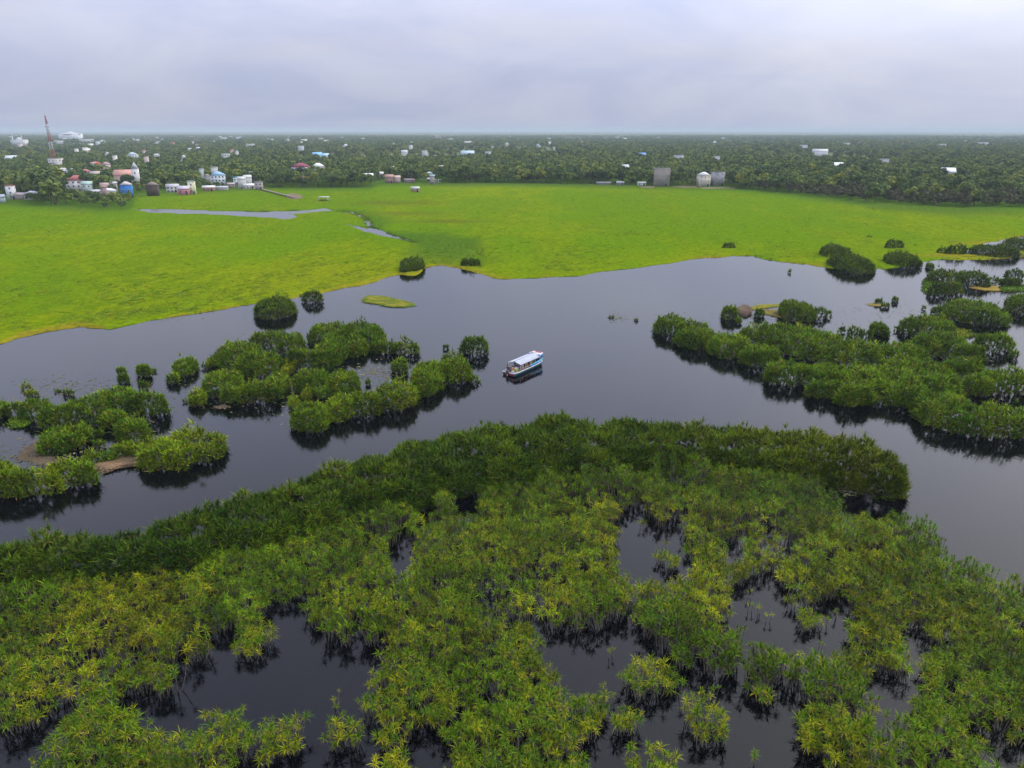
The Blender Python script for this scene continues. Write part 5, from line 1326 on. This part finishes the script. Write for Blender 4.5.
def scatter(name, label, cat, P3, kk, ss, rz, sources):
    me = bpy.data.meshes.new(name); me.vertices.add(len(P3)); me.vertices.foreach_set('co', np.ascontiguousarray(P3, np.float32).ravel())
    for nm, ty, val in (('k', 'INT', kk.astype(np.int32)), ('s', 'FLOAT', ss.astype(np.float32)), ('rz', 'FLOAT', rz.astype(np.float32))):
        a = me.attributes.new(nm, ty, 'POINT'); a.data.foreach_set('value', val)
    o = tag(ob(name, me), label, cat, kind='stuff')
    g_ = bpy.data.node_groups.new(name, 'GeometryNodeTree')
    g_.interface.new_socket('Geometry', in_out='INPUT', socket_type='NodeSocketGeometry'); g_.interface.new_socket('Geometry', in_out='OUTPUT', socket_type='NodeSocketGeometry')
    gi = N(g_, 'NodeGroupInput'); go = N(g_, 'NodeGroupOutput'); jn = N(g_, 'GeometryNodeJoinGeometry')
    at_ = {}
    for nm, ty in (('k', 'INT'), ('s', 'FLOAT'), ('rz', 'FLOAT')):
        at_[nm] = N(g_, 'GeometryNodeInputNamedAttribute', data_type=ty); at_[nm].inputs['Name'].default_value = nm
    cx = N(g_, 'ShaderNodeCombineXYZ'); L(g_, at_['rz'].outputs[0], cx.inputs[2])
    for k, src in enumerate(sources):
        oi = N(g_, 'GeometryNodeObjectInfo', transform_space='ORIGINAL'); oi.inputs['Object'].default_value = src; oi.inputs['As Instance'].default_value = True
        cp = N(g_, 'FunctionNodeCompare', data_type='INT', operation='EQUAL'); L(g_, at_['k'].outputs[0], cp.inputs[2]); cp.inputs[3].default_value = k
        ip = N(g_, 'GeometryNodeInstanceOnPoints')
        L(g_, gi.outputs[0], ip.inputs['Points']); L(g_, oi.outputs['Geometry'], ip.inputs['Instance']); L(g_, cp.outputs[0], ip.inputs['Selection'])
        L(g_, cx.outputs[0], ip.inputs['Rotation']); L(g_, at_['s'].outputs[0], ip.inputs['Scale']); L(g_, ip.outputs[0], jn.inputs[0])
    L(g_, jn.outputs[0], go.inputs[0])
    o.modifiers.new('scatter', 'NODES').node_group = g_
    return o
scatter('marsh_grass', 'short bright green marsh grass covering the wide meadow', 'grass', np.stack([G[:, 0], G[:, 1], np.where(gs < 1.2, .05 + .1 * gs, .22)], 1), gr_.integers(0, 3, len(G)), gsc, gr_.random(len(G)) * 6.28, tufts)

# ------------------------------------------------------------------ the tour boat
pA = np.array(gp(515, 377)); pB = np.array(gp(545.5, 363.3))
fw = (pB - pA) / np.hypot(*(pB - pA)); left_ = np.array((-fw[1], fw[0]))
BL, BW = 9.6, 2.7
bc = (pA + pB) / 2 + left_ * BW / 2
bang = math.atan2(fw[1], fw[0])
boat = thing('tour_boat', 'white and blue covered tour boat with grey roof carrying passengers', 'boat', (bc[0], bc[1], 0), bang)
M['hull'] = mat('hull_paint', (.14, .32, .38), .5, .4, 3, .3); M['bwhite'] = mat('boat_white', (.55, .56, .58), .45, .4, 2, .1)
M['deck'] = mat('deck_boards', (.30, .28, .25), .8, .2, 4, .25); M['tarp'] = mat('grey_roof', (.38, .42, .50), .5, .35, 1.2, .12)
M['bblue'] = mat('boat_blue', (.05, .24, .62), .45, .4, 2, .12); M['lblue'] = mat('boat_light_blue', (.10, .42, .68), .45, .4, 2, .12)
st = [(-4.8, 1.25, .42), (-3.5, 1.35, .42), (0, 1.35, .42), (2.6, 1.30, .44), (4.0, 1.05, .52), (4.9, .45, .66)]
V = []; Fc = []
for (x, hw_, zt) in st: V += [(x, -hw_, zt), (x, -hw_ * .8, -.25), (x, hw_ * .8, -.25), (x, hw_, zt)]
for i in range(len(st) - 1):
    k = 4 * i
    Fc += [(k, k + 1, k + 5, k + 4), (k + 1, k + 2, k + 6, k + 5), (k + 2, k + 3, k + 7, k + 6)]
Fc += [(0, 3, 2, 1), (20, 21, 22, 23)]
MB().faces(V, Fc).build('hull', M['hull'], boat)
dk = MB()
V = []; Fc = []
for (x, hw_, zt) in st: V += [(x, -hw_ - .06, zt), (x, hw_ + .06, zt), (x, -hw_ - .06, zt + .09), (x, hw_ + .06, zt + .09)]
for i in range(len(st) - 1):
    k = 4 * i; Fc += [(k + 2, k + 6, k + 7, k + 3), (k, k + 4, k + 6, k + 2), (k + 1, k + 3, k + 7, k + 5), (k, k + 1, k + 5, k + 4)]
Fc += [(0, 2, 3, 1), (20, 21, 23, 22)]
dk.faces(V, Fc); dk.build('deck', M['deck'], boat)
for s_ in (-1, 1):
    m = MB(); m.tube([(x, s_ * (hw_ + .05), zt + .1) for (x, hw_, zt) in st], .075, 6); m.build('gunwale', M['bwhite'], boat)
MB().tube([(-4.82, -1.3, .52), (-4.82, 1.3, .52)], .075, 6).build('stern_rail', M['bwhite'], boat)
# roof: low gable on posts, stern end open
X0, X1, HW, ZE, ZR = -3.1, 3.1, 1.42, 1.74, 2.14
for s_ in (-1, 1):
    m = MB(); m.faces([(X0, 0, ZR), (X1, 0, ZR), (X1, s_ * HW, ZE), (X0, s_ * HW, ZE), (X0, 0, ZR - .06), (X1, 0, ZR - .06), (X1, s_ * HW, ZE - .06), (X0, s_ * HW, ZE - .06)], [(0, 1, 2, 3), (4, 7, 6, 5), (2, 3, 7, 6), (0, 4, 7, 3), (1, 5, 6, 2)])
    m.build('roof_panel', M['tarp'], boat)
MB().tube([(X0, 0, ZR + .02), (X1, 0, ZR + .02)], .05, 6).build('ridge', M['tarp'], boat)
m = MB(); m.faces([(3.12, -1.3, 1.88), (4.5, -1.0, 1.92), (4.5, 1.0, 1.92), (3.12, 1.3, 1.88), (3.12, -1.3, 2.02), (4.5, -1.0, 2.06), (4.5, 1.0, 2.06), (3.12, 1.3, 2.02)], [(4, 5, 6, 7), (0, 3, 2, 1), (0, 1, 5, 4), (1, 2, 6, 5), (2, 3, 7, 6), (3, 0, 4, 7)])
m.build('cabin_roof', M['bwhite'], boat)
MB().box((4.2, -.2, 2.10), (.30, 1.2, .08)).build('roof_stripe', mat('boat_red', (.55, .08, .09), .5, .4), boat)
MB().box((3.45, .5, 2.09), (.45, .7, .14)).build('roof_hatch', mat('boat_pink', (.62, .42, .40), .5, .4), boat)
for x in (-3.0, -1.5, 0.0, 1.5, 3.0):
    for s_ in (-1, 1): MB().tube([(x, s_ * 1.27, .5), (x, s_ * 1.30, ZE)], .04, 5).build('post', M['bwhite'], boat)
for s_ in (-1, 1):
    m = MB(); m.faces([(-.1, s_ * 1.36, .52), (3.2, s_ * 1.27, .54), (4.4, s_ * .92, .62), (4.4, s_ * .95, 1.25), (3.2, s_ * 1.29, 1.12), (-.1, s_ * 1.38, .92)], [(0, 1, 4, 5), (1, 2, 3, 4)]); o = m.build('side_panel', M['lblue'], boat)
    md_ = o.modifiers.new('solid', 'SOLIDIFY'); md_.thickness = .05
    m = MB(); m.faces([(2.4, s_ * 1.31, 1.55), (3.2, s_ * 1.29, 1.55), (4.45, s_ * .96, 1.5), (4.45, s_ * 1.0, 1.9), (3.2, s_ * 1.31, 1.85), (2.4, s_ * 1.33, 1.8)], [(0, 1, 4, 5), (1, 2, 3, 4)]); o = m.build('cabin_panel', M['bblue'], boat)
    md_ = o.modifiers.new('solid', 'SOLIDIFY'); md_.thickness = .05
    MB().box((-.6, s_ * .95, .78), (4.6, .42, .10)).build('bench', M['deck'], boat)
MB().box((4.45, 0, 1.25), (.06, 1.8, 1.3)).build('windscreen', M['glass'], boat)
MB().box((4.55, 0, .85), (.55, .9, .35), taper=.7).build('bow_block', M['bwhite'], boat)
om = MB().box((-5.0, .1, .75), (.42, .36, .55), taper=.85).build('outboard_motor', mat('motor_grey', (.05, .05, .055), .4, .5), boat)
MB().tube([(-5.05, .1, .5), (-5.1, .1, -.4)], .07, 6).build('shaft', M['tw_white'], om)
M['crate'] = mat('crate_yellow', (.48, .50, .10), .6, .3)
def on_boat(x, y, z): return (bc[0] + fw[0] * x + left_[0] * y, bc[1] + fw[1] * x + left_[1] * y, z)
MB().box((-4.83, 0, .22), (.05, 2.3, .34)).build('transom', mat('boat_dark_red', (.22, .03, .03), .5, .4), boat)
ck = thing('cooler_box', 'yellow-green cooler box on the stern deck of the boat', 'box', on_boat(-3.25, -.55, .52), bang)
MB().box((0, 0, .27), (.85, .55, .5), taper=.96).build('body', M['crate'], ck); MB().box((0, 0, .56), (.9, .6, .09)).build('lid', M['bwhite'], ck)

# passengers: one continuous seated body grown from a skeleton
def skin_person(pts, edges, rad):
    me = bpy.data.meshes.new('body'); me.from_pydata(pts, edges, []); o = ob('tmp', me)
    sk = o.modifiers.new('skin', 'SKIN')
    for i, v in enumerate(me.skin_vertices[0].data): v.radius = (rad[i], rad[i]); v.use_root = (i == 0)
    ss = o.modifiers.new('sub', 'SUBSURF'); ss.levels = 1; ss.render_levels = 1
    dg = bpy.context.evaluated_depsgraph_get(); m2 = bpy.data.meshes.new_from_object(o.evaluated_get(dg))
    bpy.data.objects.remove(o); bpy.data.meshes.remove(me)
    return m2
pts = [(0, 0, .46), (0, .01, .62), (0, .0, .82), (0, 0, .98), (0, .01, 1.06), (0, .02, 1.14), (0, .03, 1.24)]; rad = [.155, .14, .155, .12, .055, .085, .092]; edges = [(0, 1), (1, 2), (2, 3), (3, 4), (4, 5), (5, 6)]
for s_ in (-1, 1):
    b0 = len(pts)
    pts += [(s_ * .19, 0, .96), (s_ * .25, .06, .72), (s_ * .19, .28, .60), (s_ * .16, .36, .57)]; rad += [.065, .048, .038, .034]
    edges += [(3, b0), (b0, b0 + 1), (b0 + 1, b0 + 2), (b0 + 2, b0 + 3)]
    for fk in range(5):        # fingers resting on the knee
        pts.append((s_ * (.16 + (fk - 2) * .022), .36 + (.085 if fk < 4 else .05) - abs(fk - 1.5) * .006, .545)); rad.append(.010); edges.append((b0 + 3, len(pts) - 1))
    b1 = len(pts)
    pts += [(s_ * .11, .03, .46), (s_ * .14, .44, .48), (s_ * .14, .46, .08), (s_ * .14, .60, .03)]; rad += [.095, .065, .045, .04]
    edges += [(0, b1), (b1, b1 + 1), (b1 + 1, b1 + 2), (b1 + 2, b1 + 3)]
pts.append((0, .12, 1.20)); rad.append(.018); edges.append((6, len(pts) - 1))   # nose
body = skin_person(pts, edges, rad)
M['skin'] = mat('skin', (.36, .20, .13), .6, .3); M['hair'] = mat('hair', (.02, .016, .013), .5, .3)
shirt = bpy.data.materials.new('shirt'); shirt.use_nodes = True; oi = N(shirt.node_tree, 'ShaderNodeObjectInfo'); L(shirt.node_tree, oi.outputs['Color'], shirt.node_tree.nodes['Principled BSDF'].inputs['Base Color']); shirt.node_tree.nodes['Principled BSDF'].inputs['Roughness'].default_value = .9
M['trousers'] = mat('trousers', (.04, .05, .09), .9, .1, 8, .2)
for m_ in (shirt, M['skin'], M['trousers']): body.materials.append(m_)
for p in body.polygons:
    c = p.center; p.use_smooth = True
    if c.z > 1.04 or (abs(c.x) > .15 and c.z < .80 and c.z > .53 and c.y > .05 and not (abs(c.x) < .2 and c.y < .2)): p.material_index = 1
    elif c.z < .56 and (c.y > .14 or c.z < .40): p.material_index = 2 if c.z > .06 else 1
hm = MB().ball((0, -.005, 1.265), (.105, .115, .10), 10); 
hair_me = hm.mesh('hair', [M['hair']], True)
PEOPLE = [(-2.6, -.95, 1.57, (.60, .10, .10), 'red shirt seated at the stern end of the near bench'), (-1.9, -.95, 1.57, (.65, .62, .58), 'white shirt seated second on the near bench'), (-1.25, -.95, 1.5, (.10, .09, .12), 'black shirt seated third on the near bench'),
          (-.55, -.95, 1.6, (.62, .30, .08), 'orange shirt seated in the middle of the near bench'), (.1, -.95, 1.55, (.25, .06, .10), 'maroon shirt seated fifth on the near bench'), (.8, -.95, 1.57, (.55, .50, .12), 'yellow shirt seated nearest the blue panel'),
          (-1.6, .95, -1.57, (.10, .25, .45), 'blue shirt seated on the far bench toward the stern'), (.3, .95, -1.5, (.40, .40, .42), 'grey shirt seated on the far bench toward the bow'),
          (-4.3, .55, .3, (.06, .05, .06), 'black shirt seated at the stern by the motor'), (-4.1, -.35, 2.0, (.62, .26, .10), 'orange top seated on the open stern deck'), (-3.8, .9, -1.2, (.35, .08, .08), 'dark red shirt seated at the far stern corner')]
for (x, y, rz, c, lab) in PEOPLE:
    zb = .83 - .46 if abs(y) == .95 else .51 - .16
    p = thing('person', 'person in ' + lab, 'person', on_boat(x, y, zb), bang + rz - math.pi / 2, 'passengers on the boat')
    b_ = ob('body', body, p); b_.color = (*c, 1); ob('hair', hair_me, p)
    if zb < .36: MB().box((0, -.02, .30), (.45, .4, .28)).build('stool', M['bwhite'], p)

# ------------------------------------------------------------------ air
def vol_mat(name, colr, dens, aniso=0.0):
    m = bpy.data.materials.new(name); m.use_nodes = True; t = m.node_tree; t.nodes.clear()
    o = N(t, 'ShaderNodeOutputMaterial'); v = N(t, 'ShaderNodeVolumePrincipled')
    v.inputs['Color'].default_value = (*colr, 1); v.inputs['Density'].default_value = dens; v.inputs['Anisotropy'].default_value = aniso
    L(t, v.outputs[0], o.inputs['Volume'])
    return m
hz = MB().box((0, 28250, 35), (92000, 65500, 76.4))
tag(hz.build('haze', vol_mat('haze', (.56, .64, .74), 1.25e-4)), kind='stuff')

# things that look alike are told apart by their order from the left
ORD = ['leftmost', 'second', 'third', 'fourth', 'fifth', 'sixth', 'seventh', 'eighth', 'ninth', 'tenth', 'eleventh', 'twelfth', 'thirteenth', 'fourteenth', 'fifteenth', 'sixteenth', 'seventeenth', 'eighteenth', 'nineteenth', 'twentieth']
same = {}
for o in sc.objects:
    if o.parent is None and 'label' in o: same.setdefault(o['label'], []).append(o)
for lab, os_ in same.items():
    if len(os_) < 2: continue
    nch = -(-len(os_) // 20)
    os_.sort(key=lambda o: o.location.y)
    for c in range(nch):
        part = os_[len(os_) * c // nch:len(os_) * (c + 1) // nch]
        part.sort(key=lambda o: o.location.x / o.location.y)
        row = '' if nch == 1 else (', nearer row', ', farther row')[c] if nch == 2 else (', nearest row', ', middle row', ', farthest row')[min(c, 2)]
        for k, o in enumerate(part): o['label'] = lab + row + (', leftmost' if k == 0 else ', rightmost' if k == len(part) - 1 else ', ' + ORD[k] + ' from left')
